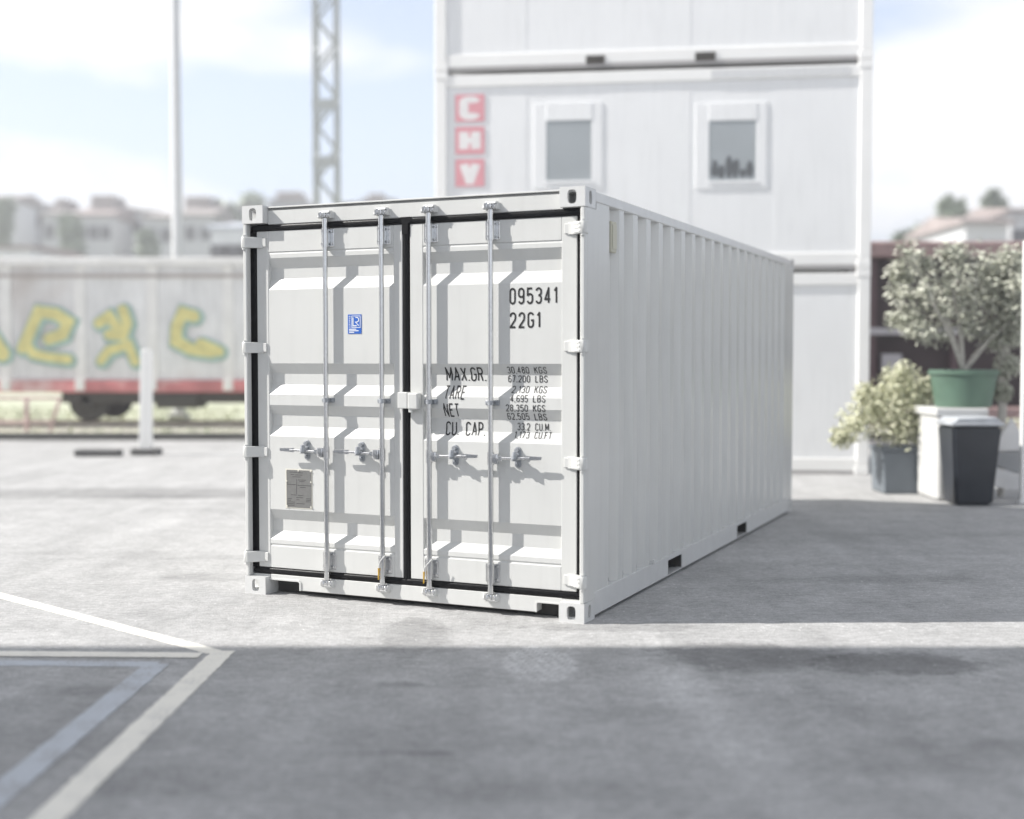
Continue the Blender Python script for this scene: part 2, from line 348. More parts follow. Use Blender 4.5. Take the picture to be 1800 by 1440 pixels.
def line_mat(name, col, rgh=.7, wear=.55):
    m = bpy.data.materials.new(name); m.use_nodes = True; t = m.node_tree; p = t.nodes['Principled BSDF']; l = t.links.new
    p.inputs['Roughness'].default_value = rgh
    co = N(t, 'ShaderNodeTexCoord')
    n = N(t, 'ShaderNodeTexNoise'); n.inputs['Scale'].default_value = 60; n.inputs['Detail'].default_value = 6; l(co.outputs['Object'], n.inputs['Vector'])
    n2 = N(t, 'ShaderNodeTexNoise'); n2.inputs['Scale'].default_value = 5; n2.inputs['Detail'].default_value = 5; l(co.outputs['Object'], n2.inputs['Vector'])
    ad = N(t, 'ShaderNodeMath', operation='ADD'); l(n.outputs['Fac'], ad.inputs[0]); l(n2.outputs['Fac'], ad.inputs[1])
    mr = N(t, 'ShaderNodeMapRange'); mr.inputs['From Min'].default_value = 1.0; mr.inputs['From Max'].default_value = 1.25; mr.inputs['To Max'].default_value = wear; l(ad.outputs[0], mr.inputs['Value'])
    mx = N(t, 'ShaderNodeMixRGB'); mx.inputs['Color1'].default_value = (*col, 1); mx.inputs['Color2'].default_value = (.34, .34, .345, 1); l(mr.outputs[0], mx.inputs['Fac']); l(mx.outputs[0], p.inputs['Base Color'])
    return m
LW = line_mat('cream road paint', (.86, .83, .75), wear=.35); LB = line_mat('worn grey blue road paint', (.50, .53, .57), wear=.9)
def stripe(name, pts, wd, m, z):
    rb0 = ribbon([(p[0], p[1]) for p in pts], False, wd); s_ = MB(); rb = []; rnd = random.Random(len(name) + int(z * 1000))
    for (a0, b0), (a1, b1) in zip(rb0, rb0[1:]):
        n = max(2, int((a1 - a0).length / .025))
        for k in range(n + 1):
            u_ = (b0 - a0).normalized(); rb.append((a0.lerp(a1, k / n) + u_ * rnd.gauss(0, .0022), b0.lerp(b1, k / n) + u_ * rnd.gauss(0, .0022)))
    vs = [(s_.bm.verts.new((a.x, a.y, z)), s_.bm.verts.new((b.x, b.y, z))) for a, b in rb]
    for i in range(len(vs) - 1): s_.bm.faces.new((vs[i][0], vs[i][1], vs[i + 1][1], vs[i + 1][0]))
    o = s_.build(name, m, recalc=False)
    for p in o.data.polygons:
        if p.normal.z < 0: o.data.flip_normals(); break
    return tag(o, kind='structure')
ap = gnd(378, 1147)
stripe('painted_line', [gnd(-260, 978), ap.lerp(gnd(-260, 978), .0)], .10, LW, .0015)
stripe('painted_line', [ap + Vector((.04, .03, 0)), gnd(84, 1440), gnd(-60, 1560)], .125, LW, .003)
stripe('painted_line', [gnd(-300, 1148), gnd(352, 1153)], .115, LW, .0045)
ap2 = gnd(276, 1168)
stripe('painted_line', [gnd(-300, 1163), ap2], .115, LB, .0015)
stripe('painted_line', [ap2, gnd(-30, 1420), gnd(-200, 1560)], .13, LB, .003)

# ------------------------------------------------------------------ the shipping container
CW, CL, CH = 2.438, 6.058, 2.591
ox = .4285 - CW * cr; oy = 7.381 - CW * sr
CT = empty('shipping_container', (ox, oy, 0), YAW)
tag(CT, 'white twenty foot shipping container with closed double doors standing on the yard', 'shipping container')
YO, YI = .062, .098                       # outer and recessed face of the door panels
PROF = [(2.43, YO), (2.244, YO), (2.178, YI), (2.108, YI), (2.035, YO), (1.546, YO), (1.478, YI), (1.404, YI), (1.339, YO), (1.268, YO), (1.203, YI), (1.125, YI),
        (1.061, YO), (.570, YO), (.5, YI), (.422, YI), (.368, YO), (.16, YO)]
def yprof(z):
    for (z1, y1), (z0, y0) in zip(PROF, PROF[1:]):
        if z0 <= z <= z1: return y0 + (y1 - y0) * (z - z0) / (z1 - z0)
    return YO
KINKS = [z for z, y in PROF]

def casting(u0, u1, y0, y1, z0, z1):
    """hollow corner casting with an oval aperture in every outer face"""
    m = MB(); t = .028; fu = u0 < 1; fy = y0 < 1; top = z0 > 1
    wu, wy, wz = u1 - u0, y1 - y0, z1 - z0
    cz = wz / 2; fyp = y0 if fy else y1
    m.plate((u0, fyp, z0), (1, 0, 0), (0, 0, 1), (0, -1 if fy else 1, 0), wu, wz, t, wu / 2 + (.002 if fu else -.002), cz, .028, .041)
    sx = u0 if fu else u1
    ya, yb = (y0 + t, y1) if fy else (y0, y1 - t)
    m.plate((sx, ya, z0 + .0005), (0, 1, 0), (0, 0, 1), (-1 if fu else 1, 0, 0), yb - ya, wz - .001, t, (yb - ya) / 2 - (.012 if fy else -.012), cz, .024, .040)
    zt = z1 if top else z0; nz_ = 1 if top else -1
    xa, xb = (u0 + t, u1) if fu else (u0, u1 - t)
    m.plate((xa, ya, zt), (1, 0, 0), (0, 1, 0), (0, 0, nz_), xb - xa, yb - ya, t, (xb - xa) / 2, (yb - ya) / 2, .03, .05)
    za, zb = (z0, z1 - t) if top else (z0 + t, z1)
    ux = u1 - .012 if fu else u0
    m.box((ux, ya, za), (ux + .012, yb, zb))
    yy = y1 - .012 if fy else y0
    m.box((xa if fu else u0 + .012, yy, za), (xb - .012 if fu else xb, yy + .012, zb))
    zz = za if top else zb - .012
    m.box((xa + (0 if fu else .012), ya + (0 if fy else .012), zz), (xb - (.012 if fu else 0), yb - (.012 if fy else 0), zz + .012))
    bmesh.ops.remove_doubles(m.bm, verts=m.bm.verts[:], dist=1e-5)
    return m.build('corner_casting', PAINTR, CT)
for u0, u1 in ((0, .164), (CW - .162, CW)):
    for y0, y1 in ((0, .182), (CL - .182, CL)):
        for z0, z1 in ((0, .118), (CH - .118, CH)): casting(u0, u1, y0, y1, z0, z1)
# corner posts
for fu in (0, 1):
    mu = (lambda u: u) if fu == 0 else (lambda u: CW - u)
    def bx(m, ua, ub, *r, bev=.004): a, b = sorted((mu(ua), mu(ub))); m.box((a, r[0], r[2]), (b, r[1], r[3]), bev)
    m = MB(); bx(m, .002, .032, .002, .052, .118, CH - .118, bev=.006); bx(m, .003, .014, .050, .212, .1185, CH - .1185, bev=.0)
    bx(m, .012, .032, .098, .112, .119, CH - .119, bev=0); bx(m, .012, .10, .15, .211, .119, CH - .119, bev=0)
    m.build('corner_post', PAINT, CT)
    m = MB(); bx(m, .003, .10, CL - .12, CL - .003, .118, CH - .118); bx(m, .0035, .02, CL - .20, CL - .11, .1185, CH - .1185, bev=0); m.build('corner_post', PAINT, CT)
# door header with a roof lip and a sill with fork openings
m = MB(); m.box((.164, .060, 2.466), (CW - .162, .14, 2.560), .004); m.box((.164, .082, 2.560), (CW - .162, .14, 2.574)); m.box((.164, .052, 2.574), (CW - .162, .20, 2.584), .002)
m.build('header_beam', PAINT, CT)
m = MB(); zt = .132
m.prism([(.164, zt), (.164, .098), (.392, .098), (.404, .090), (.404, .036), (2.108, .036), (2.108, .090), (2.116, .098), (CW - .162, .098), (CW - .162, zt)], 1, .054, .14, .003)
m.prism([(.166, .106), (.166, .094), (.390, .094), (.400, .086), (.400, .036), (.412, .036), (.412, .092), (.398, .106)], 1, .047, .055, .001)
m.prism([(2.272, .104), (2.272, .094), (2.118, .094), (2.112, .088), (2.112, .036), (2.102, .036), (2.102, .094), (2.112, .104)], 1, .048, .055, .001)
m.box((.03, .052, .118), (.164, .14, .130), 0); m.box((CW - .162, .052, .118), (CW - .03, .14, .130), 0)
m.build('door_sill', PAINT, CT)
m = MB(); m.box((.168, .145, .008), (2.272, .16, .156)); m.box((.164, .30, .03), (2.274, .34, .149)); m.box((.02, .34, .15), (CW - .02, CL - .2, .158))  # first box: dark sheet added so the sill pockets stay black
for i in range(14): m.box((.06, .5 + i * .4, .03), (CW - .06, .545 + i * .4, .15))
for a_ in (1.704, 2.056, 3.738, 4.093): m.box((.011, a_ - .004, .031), (CW - .011, a_ + .004, .1495))
m.box((1.1, 1.71, .031), (1.3, 2.05, .149)); m.box((1.1, 3.745, .031), (1.3, 4.09, .149))  # blocks added to stop sunlight coming through the fork tunnels
m.build('underframe', CAVE, CT)
m = MB(); m.box((.05, .12, .161), (CW - .05, CL - .1, .185)); m.box((.045, .111, .185), (CW - .045, .118, 2.50)); m.build('floor', CAVE, CT)
# gaskets frame
m = MB()
m.box((.032, .052, 2.426), (CW - .032, .11, 2.465), .012, 3); m.box((.032, .052, .134), (CW - .032, .11, .174), .012, 3)
m.box((.016, .066, .17), (.078, .11, 2.43), .004, 2); m.box((CW - .078, .066, .17), (CW - .016, .11, 2.43), .004, 2)
m.build('door_gasket', RUB, CT, smooth=40)
# side walls
def corr_profile(y_first, y_end, pitch=.2775, d=.044):
    pts = []; e = y_first
    while e < y_end:
        pts.append((e, 0)); 
        if e + pitch > y_end + .03: break
        pts += [(e + .048, d), (e + .138, d), (e + .188, 0)]; e += pitch
    return pts
for side in (0, 1):
    prof = [(.205, 0)] + corr_profile(.438, CL - .19) + [(CL - .12, 0)]
    ps = [((.006 + d) if side == 0 else (CW - .006 - d), y) for y, d in prof]
    m = MB(); m.sheet(ps, 2, .158, 2.535); m.build('side_wall', PAINT, CT)
    def sx(a): return a if side == 0 else CW - a
    def sb(m, a, b, y0, y1, z0, z1, bev=.003): lo, hi = sorted((sx(a), sx(b))); m.box((lo, y0, z0), (hi, y1, z1), bev)
    m = MB(); sb(m, .0, .06, .182, CL - .182, 2.516, 2.580, .006); m.build('top_rail', PAINTR, CT)
    m = MB(); segs = [(.182, 1.704), (2.056, 3.738), (4.093, CL - .182)]
    for a, b in segs:
        sb(m, .002, .010, a, b, .028, .160, .002); sb(m, -.003, .05, a, b, .022, .028, .001)
    for a, b in ((1.704, 2.056), (3.738, 4.093)):
        sb(m, .002, .010, a, b, .128, .160, 0); sb(m, .004, .09, a, b, .018, .024, 0)
    sb(m, .0105, .05, .182, CL - .182, .152, .160, 0)
    m.build('bottom_rail', PAINTR, CT)
    m = MB(); sb(m, .008, .034, .49, .585, 2.24, 2.435, .006); sb(m, .003, .008, .50, .575, 2.262, 2.413, .002); m.build('vent', mat('cream vent plastic', (.52, .51, .42), .5), CT)
m = MB(); m.sheet([(.05, CL - .04)] + [(.15 + i * .2775 + k, CL - .04 - (.036 if k in (.068, .138) else 0)) for i in range(8) for k in (0, .068, .138, .206)] + [(CW - .05, CL - .04)], 2, .12, 2.5)
m.box((.16, CL - .08, 2.48), (CW - .16, CL - .01, 2.575)); m.box((.16, CL - .08, .03), (CW - .16, CL - .01, .15)); m.build('end_wall', PAINT, CT)
m = MB(); pr = [(.06, 2.571)]
y = .2
while y < CL - .3: pr += [(y, 2.571), (y + .02, 2.583), (y + .10, 2.583), (y + .12, 2.571)]; y += .21
pr += [(CL - .02, 2.571)]; m.sheet([(a, b) for a, b in pr], 0, .058, CW - .058); m.build('roof', PAINT, CT)

# doors
def hinge(zc, right, parent):
    f = (lambda u: CW - u) if right else (lambda u: u)
    m = MB(); h = .036
    pts = [(-.010, .040), (-.012, .004), (.004, -.014), (.030, -.014), (.058, .008), (.098, .046), (.128, .050), (.128, .0615), (.060, .058), (.034, .040)]
    m.prism([(f(a), b) for a, b in pts], 2, zc - h, zc + h, .003)
    # raised ribs on the blade
    if right:
        for dz, hh in ((h - .012, .004), (0, .004), (-h + .012, .004)): m.prism([(f(a), b) for a, b in ((.030, -.017), (.060, .004), (.094, .040), (.094, .046), (.060, .010), (.030, -.010))], 2, zc + dz - hh, zc + dz + hh)
        m.prism([(f(a), b) for a, b in ((.044, -.006), (.050, -.002), (.050, .006), (.044, .002))], 2, zc - h + .01, zc + h - .01)
    m.cyl((f(.014), .004, zc - h - .012), (f(.014), .004, zc + h + .012), .015, n=14)
    m.box((min(f(.122), f(.152)), .050, zc - h + .006), (max(f(.122), f(.152)), .0615, zc + h - .006), .003)
    o = m.build('hinge', PAINT, parent, smooth=35); return o
def bracket(u, z0, z1, parent):
    m = MB(); zc = (z0 + z1) / 2
    m.box((u - .049, .054, z0 + .006), (u + .049, .0615, z1 - .006), .003)
    m.cyl((u, .026, z0), (u, .026, z1), .0235, n=20, bev=.003); m.box((u - .024, .026, z0 + .004), (u + .024, .054, z1 - .004), .003)
    for du in (-.037, .037):
        for dz in (-.040, .040): m.cyl((u + du, .054, zc + dz), (u + du, .044, zc + dz), .0085, .007, n=10)
    m.cyl((u - .008, .004, z0 + .022), (u - .008, .001, z0 + .022), .0045, n=8); m.cyl((u - .008, .004, z1 - .022), (u - .008, .001, z1 - .022), .0045, n=8)
    return m.build('bar_bracket', STEEL, parent, smooth=35)
def lockbar(u, parent, sgn):
    m = MB(); m.cyl((u, .026, .10), (u, .026, 2.50), .0168, n=20)
    # neck sections and forged cam ends
    for zc, d in ((2.452, 1), (.155, -1)):
        m.cyl((u, .026, zc - .028), (u, .026, zc + .028), .0195, n=16, bev=.003)
    for zc, d in ((2.505, 1), (.108, -1)):
        m.cyl((u - .034, .020, zc), (u + .030, .020, zc), .012, n=12, bev=.003)
        m.box((u - .016, .004, zc - .022), (u + .014, .046, zc + .022), .008, 2)
        m.prism([(u - .038, zc - .006 * d), (u - .028, zc - .022 * d), (u - .014, zc - .020 * d), (u - .012, zc + .022 * d), (u - .036, zc + .016 * d)], 1, .000, .040, .004)
        m.prism([(u + .016, zc - .016 * d), (u + .034, zc - .020 * d), (u + .040, zc + .006 * d), (u + .022, zc + .024 * d), (u + .014, zc + .012 * d)], 1, .006, .042, .004)
    # mid collar
    m.build('locking_bar', STEEL, parent, smooth=40)
    m = MB(); m.box((u - .049, .052, 1.291), (u + .046, .0615, 1.323), .006, 2); m.cyl((u, .026, 1.293), (u, .026, 1.321), .0205, n=18); m.box((u - .020, .028, 1.293), (u + .020, .054, 1.321), .002)
    for du in (-.036, .034): m.cyl((u + du, .052, 1.307), (u + du, .043, 1.307), .0095, .008, n=10)
    m.build('bar_guide', STEELD, parent, smooth=35)
    bracket(u, 2.298, 2.424, parent); bracket(u, .192, .318, parent)
    # handle: hub plate, rod, flat grip
    s = sgn; m = MB(); z = .965
    a, b = sorted((u + s * .016, u + s * .058)); m.box((a, .000, z - .032), (b, .022, z + .032), .005, 2)
    m.cyl((u + s * .037, .0, z), (u + s * .037, -.004, z), .009, n=12)
    m.cyl((u, .026, z - .04), (u, .026, z + .04), .0215, n=18)
    m.cyl((u + s * .055, .010, z + .004), (u + s * .27, .006, z + .012), .0085, n=10)
    m.box(tuple(map(min, zip((u + s * .058, .002, z - .012), (u + s * .085, .018, z + .02)))), tuple(map(max, zip((u + s * .058, .002, z - .012), (u + s * .085, .018, z + .02)))), .003)
    P = [(u + s * .235, z - .004), (u + s * .345, z + .002), (u + s * .348, z + .022), (u + s * .235, z + .026)]
    m.prism(P, 1, .000, .012, .002)
    m.build('handle', STEEL, parent, smooth=35)
    c = u + s * .168; m = MB()
    m.prism([(c - .012, .912), (c + .012, .912), (c + .022, .925), (c + .022, 1.02), (c + .010, 1.040), (c - .010, 1.040), (c - .020, 1.02), (c - .020, .925)], 1, .054, .0615, .002)
    m.cyl((c, .054, 1.020), (c, .030, 1.020), .013, n=12); m.box((c - .016, -.006, .985), (c + .016, .054, .994), .002)
    m.cyl((c, .0, .965), (c + .004, .0, 1.012), .020, .015, n=12, bev=.004); m.cyl((c, .054, .930), (c, .038, .930), .012, .009, n=12)
    m.prism([(c - .018, .955), (c + .018, .955), (c + .018, .962), (c - .018, .962)], 1, -.004, .054, .001)
    m.build('handle_catch', STEELD, parent, smooth=35)
def keeper(u, zc, d):
    m = MB(); m.box((u - .050, .052, zc - .020), (u + .052, .060, zc + .024), .003)
    for du in (-.045, .040): m.prism([(.012, zc - .012), (.030, zc + .020 * d), (.053, zc + .022 * d), (.053, zc - .018 * d), (.020, zc - .020 * d)], 0, u + du - .005, u + du + .005, .002)
    m.prism([(.002, zc + .012 * d), (.012, zc + .026 * d), (.053, zc + .030 * d), (.053, zc + .020 * d)], 0, u - .030, u + .042, .002)
    m.build('cam_keeper', PAINTR, CT)

def door(right):
    ua, ub = (1.236, CW - .072) if right else (.072, 1.182)
    pa, pb = (1.329, 2.266) if right else (.166, 1.117)
    m = MB()
    m.box((ua, .060, .176), (pa, .105, 2.424), .004); m.box((pb, .060, .176), (ub, .105, 2.424), .004)
    m.box((pa, .0605, 2.284), (pb, .104, 2.4235), .003); m.box((pa, .0605, .1765), (pb, .104, .324), .003)
    m.sheet([(YO + .000, 2.284), (YO + .003, 2.279), (YO, 2.270)] + [(y, z) for z, y in PROF[1:-1]] + [(YO, .340), (YO + .006, .332), (YO + .003, .324)], 0, pa - .003, pb + .003)
    D = m.build('door', PAINT, CT)
    tag(D, 'right door leaf with stencilled weights and numbers' if right else 'left door leaf with a blue sticker and a data plate')
    for zc in (2.350, 1.651, .954, .247): hinge(zc, right, D)
    for u in ((1.388, 1.814) if right else (.631, 1.049)): lockbar(u, D, 1 if right else -1)
    return D
D1, D2 = door(False), door(True)
for u in (.631, 1.049, 1.388, 1.814): keeper(u, 2.505, 1); keeper(u, .108, -1)
m = MB(); m.box((1.178, .066, .17), (1.240, .10, 2.43), .0); m.cyl((1.204, .072, .15), (1.204, .072, 2.45), .020, n=20); m.prism([(1.175, 2.470), (1.245, 2.470), (1.262, 2.452), (1.228, 2.425), (1.228, 2.36), (1.184, 2.36), (1.184, 2.425), (1.160, 2.452)], 1, .050, .07, .002)
m.build('centre_gasket', RUB, CT, smooth=40)
# lock box over the door gap
m = MB(); m.box((1.172, .006, 1.262), (1.243, .060, 1.366), .006, 2); m.box((1.246, .000, 1.258), (1.320, .059, 1.362), .009, 2); m.box((1.248, .010, 1.238), (1.274, .050, 1.259), .003)
m.build('lock_box', PAINT, CT)
# seal cords on the two inner bars
for u, du in ((1.049, 0), (1.388, -.012)):
    m = MB(); P = [(u + .030, .002, .322), (u + .004, -.004, .290), (u + du - .010, -.004, .262)]
    for a, b in zip(P, P[1:]): m.cyl(a, b, .0035, n=8)
    m.cyl(P[-1], (u + du - .012, -.003, .235), .0045, n=8); m.build('seal_wire', PAINTR, CT)
    m = MB(); m.cyl((u + du - .012, -.003, .240), (u + du - .015, .0, .165), .0065, .0045, n=8); m.build('seal_tag', YEL, CT)
# lettering
BIG = [('095341', 1.924, 2.238, 1.906, 2.008, .125, .17), ('22G1', 1.926, 2.128, 1.762, 1.860, .125, .17)]
SM = [('MAX.GR.', 1.474, 1.752, 1.436, 1.524, .11, .1), ('TARE', 1.474, 1.618, 1.322, 1.410, .11, .12), ('NET', 1.470, 1.578, 1.212, 1.299, .11, .12), ('CU. CAP.', 1.472, 1.748, 1.096, 1.184, .11, .1)]
for n_, un, z0, z1, a, b in [('30,480', 'KGS', 1.486, 1.528, 1.900, 2.162), ('67,200', 'LBS', 1.432, 1.475, 1.900, 2.162), ('2,130', 'KGS', 1.367, 1.411, 1.930, 2.162), ('4,695', 'LBS', 1.312, 1.356, 1.930, 2.162),
                             ('28,350', 'KGS', 1.254, 1.298, 1.900, 2.162), ('62,505', 'LBS', 1.202, 1.245, 1.900, 2.162), ('33.2', 'CU.M.', 1.138, 1.184, 1.962, 2.182), ('1,173', 'CU.FT.', 1.090, 1.132, 1.946, 2.205)]:
    SM.append((n_, a, 2.046, z0, z1, .11, .13)); SM.append((un, 2.080, b, z0, z1, .11, .12))
text_mesh(BIG, yprof, .0015, KINKS).build('container_number', BLK, D2, recalc=False)
for ln in SM: text_mesh([ln], yprof, .0015, KINKS).build('weight_lettering', BLK, D2, recalc=False)
# blue certification sticker
m = MB(); m.box((.779, .0595, 1.738), (.880, .0615, 1.862)); ST = m.build('sticker', BLUE, D1)
m = text_mesh([('CERTIFIED', -.0385, .0385, -.006, .006, .16, .2)], lambda z: 0, 0)
m.bm.transform(Matrix.Translation((.7935, .0590, 1.815)) @ Matrix.Rotation(-pi / 2, 4, 'Y'))
for a, b, c, d in ((.807, .874, 1.850, 1.854), (.807, .874, 1.776, 1.780), (.807, .811, 1.7802, 1.8498), (.870, .874, 1.7802, 1.8498), (.788, .842, 1.764, 1.770), (.788, .860, 1.754, 1.760), (.788, .826, 1.744, 1.750)):
    m.quad((a, .0588, c), (b, .0588, c), (b, .0588, d), (a, .0588, d))
for pts, t_ in (([(.818, 1.843), (.818, 1.789), (.846, 1.789)], .007), ([(.836, 1.843), (.846, 1.843)] + [(.846 + .015 * sin(R(x)), 1.828 + .015 * cos(R(x))) for x in range(20, 181, 20)] + [(.836, 1.813), (.862, 1.789)], .006)):
    rb = ribbon(pts, False, t_); vs = [(m.bm.verts.new((a.x, .0583, a.y)), m.bm.verts.new((b.x, .0583, b.y))) for a, b in rb]
    for i in range(len(vs) - 1): m.bm.faces.new((vs[i][0], vs[i][1], vs[i + 1][1], vs[i + 1][0]))
m.build('sticker_print', WHT, D1, recalc=False)
# data plate
m = MB(); m.box((.289, .0600, .582), (.499, .0612, .846)); m.build('sealant', SEAL, D1)
m = MB(); m.prism([(.300, .590), (.488, .590), (.492, .594), (.492, .834), (.487, .839), (.303, .839), (.298, .834), (.298, .596)], 1, .0575, .0605); m.build('data_plate', PLATE, D1)
m = MB(); yy = .0571
def bar(a, b, z, hh=.0035): m.quad((a, yy, z), (b, yy, z), (b, yy, z + hh), (a, yy, z + hh))
for a, b, z in ((.322, .385, .822), (.39, .43, .820), (.332, .360, .807), (.365, .425, .805), (.345, .41, .792), (.388, .450, .772), (.400, .440, .762), (.30, .372, .740), (.385, .49, .736), (.402, .45, .724), (.335, .350, .672), (.352, .382, .671), (.388, .43, .669),
                (.306, .340, .645), (.306, .332, .634), (.306, .364, .623), (.306, .364, .612), (.306, .362, .601), (.375, .43, .655), (.376, .40, .640), (.452, .488, .650), (.452, .488, .640), (.452, .48, .63), (.376, .44, .615)): bar(a, b, z)
bar(.376, .380, .68, .06); bar(.376, .379, .74, .04); m.build('plate_print', PLATED, D1, recalc=False)
for a, z in ((.393, .835), (.300, .762), (.490, .762), (.488, .834), (.490, .596), (.302, .595)): m = MB(); m.cyl((a, .0575, z), (a, .053, z), .006, .004, n=10); m.build('rivet', SEAL, D1)
# small fittings on the side: loose lug on the bottom rail and placard hook
m = MB(); m.box((CW - .006, 1.33, .160), (CW + .012, 1.36, .19), .002); m.build('tie_lug', PAINTR, CT)
m = MB(); m.box((CW - .02, 5.41, 1.35), (CW + .004, 5.42, 1.46), .001); m.build('tie_lug', PAINTR, CT)
# ------------------------------------------------------------------ background: white stacked site modules
MODW = mat('white module panel', (.80, .81, .82), .5, var=.03, vs=1.2, streak=.06)
MODF = mat('white module frame', (.84, .84, .83), .5, var=.03, vs=2)
GAP = mat('grey joint', (.42, .41, .41), .8)
GLASS = mat('grey window blind', (.36, .39, .41), .25, var=.08, vs=1.5)
RED = mat('red logo', (.70, .33, .37), .6)
DARK = mat('dark pocket', (.06, .055, .05), .8)
mA = at(765, 500, 17.65); mB = at(1530, 500, 16.9)
mdir = math.atan2(mB.y - mA.y, mB.x - mA.x); mL = math.hypot(mB.x - mA.x, mB.y - mA.y); MH = 2.79
def module(k, label):
    E_ = empty('site_module', (mA.x, mA.y, k * MH), mdir); tag(E_, label, 'site office', 'white modules stacked behind the container')
    m = MB()
    for x in (0, mL - .16):
        for y in (0, 2.28): m = MB(); m.box((x, y, .12), (x + .16, y + .16, MH - .12), .01); m.build('corner_post', MODF, E_)
    m = MB(); m.box((.16, .01, .05), (mL - .16, .13, .22), .008); m.box((.16, 2.31, .05), (mL - .16, 2.43, .22)); m.box((0, .16, .05), (.12, 2.28, .22)); m.box((mL - .12, .16, .05), (mL, 2.28, .22)); m.build('floor_frame', MODF, E_)
    m = MB(); m.box((.16, .01, MH - .22), (mL - .16, .13, MH - .06), .008); m.box((.16, 2.31, MH - .22), (mL - .16, 2.43, MH - .06)); m.box((0, .16, MH - .22), (.12, 2.28, MH - .06)); m.box((mL - .12, .16, MH - .22), (mL, 2.28, MH - .06)); m.box((.05, .05, MH - .10), (mL - .05, 2.4, MH - .062)); m.build('roof_frame', MODF, E_)
    for x in (0, mL - .18):
        for z in (.0, MH - .12):
            m = MB(); m.box((x - .004, -.006, z + .002), (x + .184, .18, z + .118), .01); m.build('corner_casting', MODF, E_)
    m = MB(); m.box((.17, .014, .0), (mL - .17, .12, .049)); m.build('joint', GAP, E_)
    m = MB(); n = 5; ww = (mL - .32) / n
    for i in range(n): m.box((.16 + i * ww, .035 + (.003 if i % 2 else 0), .222), (.16 + (i + 1) * ww + .001, .09 + i * .001, MH - .222), .0)
    m.build('wall_panel', MODW, E_)
    m = MB(); m.box((.03, .17, .22), (.09, 2.27, MH - .22)); m.build('side_panel', MODW, E_); m = MB(); m.box((mL - .09, .17, .22), (mL - .03, 2.27, MH - .22)); m.build('side_panel', MODW, E_)
    m = MB(); m.box((.17, 2.33, .22), (mL - .17, 2.38, MH - .22)); m.build('back_panel', MODW, E_)
    m = MB(); m.box((.12, .13, .10), (mL - .12, 2.31, .16)); m.build('floor', MODW, E_)
    return E_
M0 = module(0, 'lowest white module of the stack, mostly hidden by the shipping container')
M1 = module(1, 'middle white module of the stack, with two windows and a red lettered mark')
M2 = module(2, 'top white module of the stack, with two dark fork pockets in its base')
def local(o, p):
    c, s = cos(-o.rotation_euler.z), sin(-o.rotation_euler.z); d = p - o.location
    return Vector((d.x * c - d.y * s, d.x * s + d.y * c, d.z))
def face(o, px, py):
    """point on the front of a module hit by a sight line"""
    d = ray(px, py); nx = Vector((sin(mdir), -cos(mdir), 0)); p0 = Vector((mA.x, mA.y, 0))
    t = nx.dot(p0 - Vector((0, 0, CAM_H))) / nx.dot(d); return local(o, Vector((0, 0, CAM_H)) + d * t)
for i, (fx0, fx1, px0, px1) in enumerate(((938, 1058, 960, 1040), (1222, 1348, 1246, 1330))):
    a = face(M1, fx0, 332); b = face(M1, fx1, 178); c = face(M1, px0, 318); d = face(M1, px1, 210)
    m = MB(); m.box((a.x, .024, a.z), (c.x, .05, b.z), .004); m.box((d.x, .024, a.z), (b.x, .05, b.z), .004); m.box((c.x - .004, .0245, a.z), (d.x + .004, .05, c.z), .003)
    m.box((c.x - .004, .018, d.z), (d.x + .004, .05, b.z), .004); m.box((c.x - .02, .010, c.z - .03), (d.x + .02, .05, c.z), .004)
    F = m.build('window', MODW, M1)
    m = MB(); m.box((c.x - .01, .029, c.z - .01), (d.x + .01, .033, d.z + .02)); m.build('pane', GLASS, F)
    if i == 1:
        FILM = mat('dark window film', (.12, .13, .14), .5); rnd = random.Random(3)
        for cx_, hh in ((.08, .30), (.17, .22), (.27, .36), (.36, .30), (.46, .16), (.55, .26)):
            m = MB(); n = 9; m.bm.faces.new([m.bm.verts.new((c.x + cx_ + .055 * rnd.uniform(.7, 1.1) * cos(2 * pi * k / n), .027, c.z + .02 + hh * .5 * (1 + rnd.uniform(.7, 1) * sin(2 * pi * k / n)))) for k in range(n)]); m.build('window_mark', FILM, F)
LOGW = mat('pale logo lettering', (.78, .76, .76), .6)
for ch, y0, y1 in (('C', 165, 214), ('H', 222, 271), ('V', 279, 328)):
    a = face(M1, 800, y1); b = face(M1, 851, y0)
    m = MB(); m.box((a.x, .022, a.z), (b.x, .030, b.z)); Q = m.build('logo_square', RED, M1)
    ww, hh = b.x - a.x, b.z - a.z
    m = text_mesh([(ch, a.x + ww * .13, b.x - ww * .13, a.z + hh * .06, b.z - hh * .06, .28, 0)], lambda z: .0215, 0); m.build('logo_letter', LOGW, Q, recalc=False)
for x0, x1 in ((1030, 1063), (1222, 1258)):
    a = face(M2, x0, 108); b = face(M2, x1, 98); m = MB(); m.box((a.x, -.004, .045), (b.x, .10, .155)); m.build('fork_pocket', DARK, M2)
a = face(M1, 1250, 140); m = MB(); m.box((a.x, .004, MH - .205), (mL - .3, .0095, MH - .085)); m.build('number_strip', mat('faint grey strip', (.66, .67, .68), .6, var=.15, vs=30), M1)
a = face(M0, 1250, 410); b = face(M0, 1312, 350)

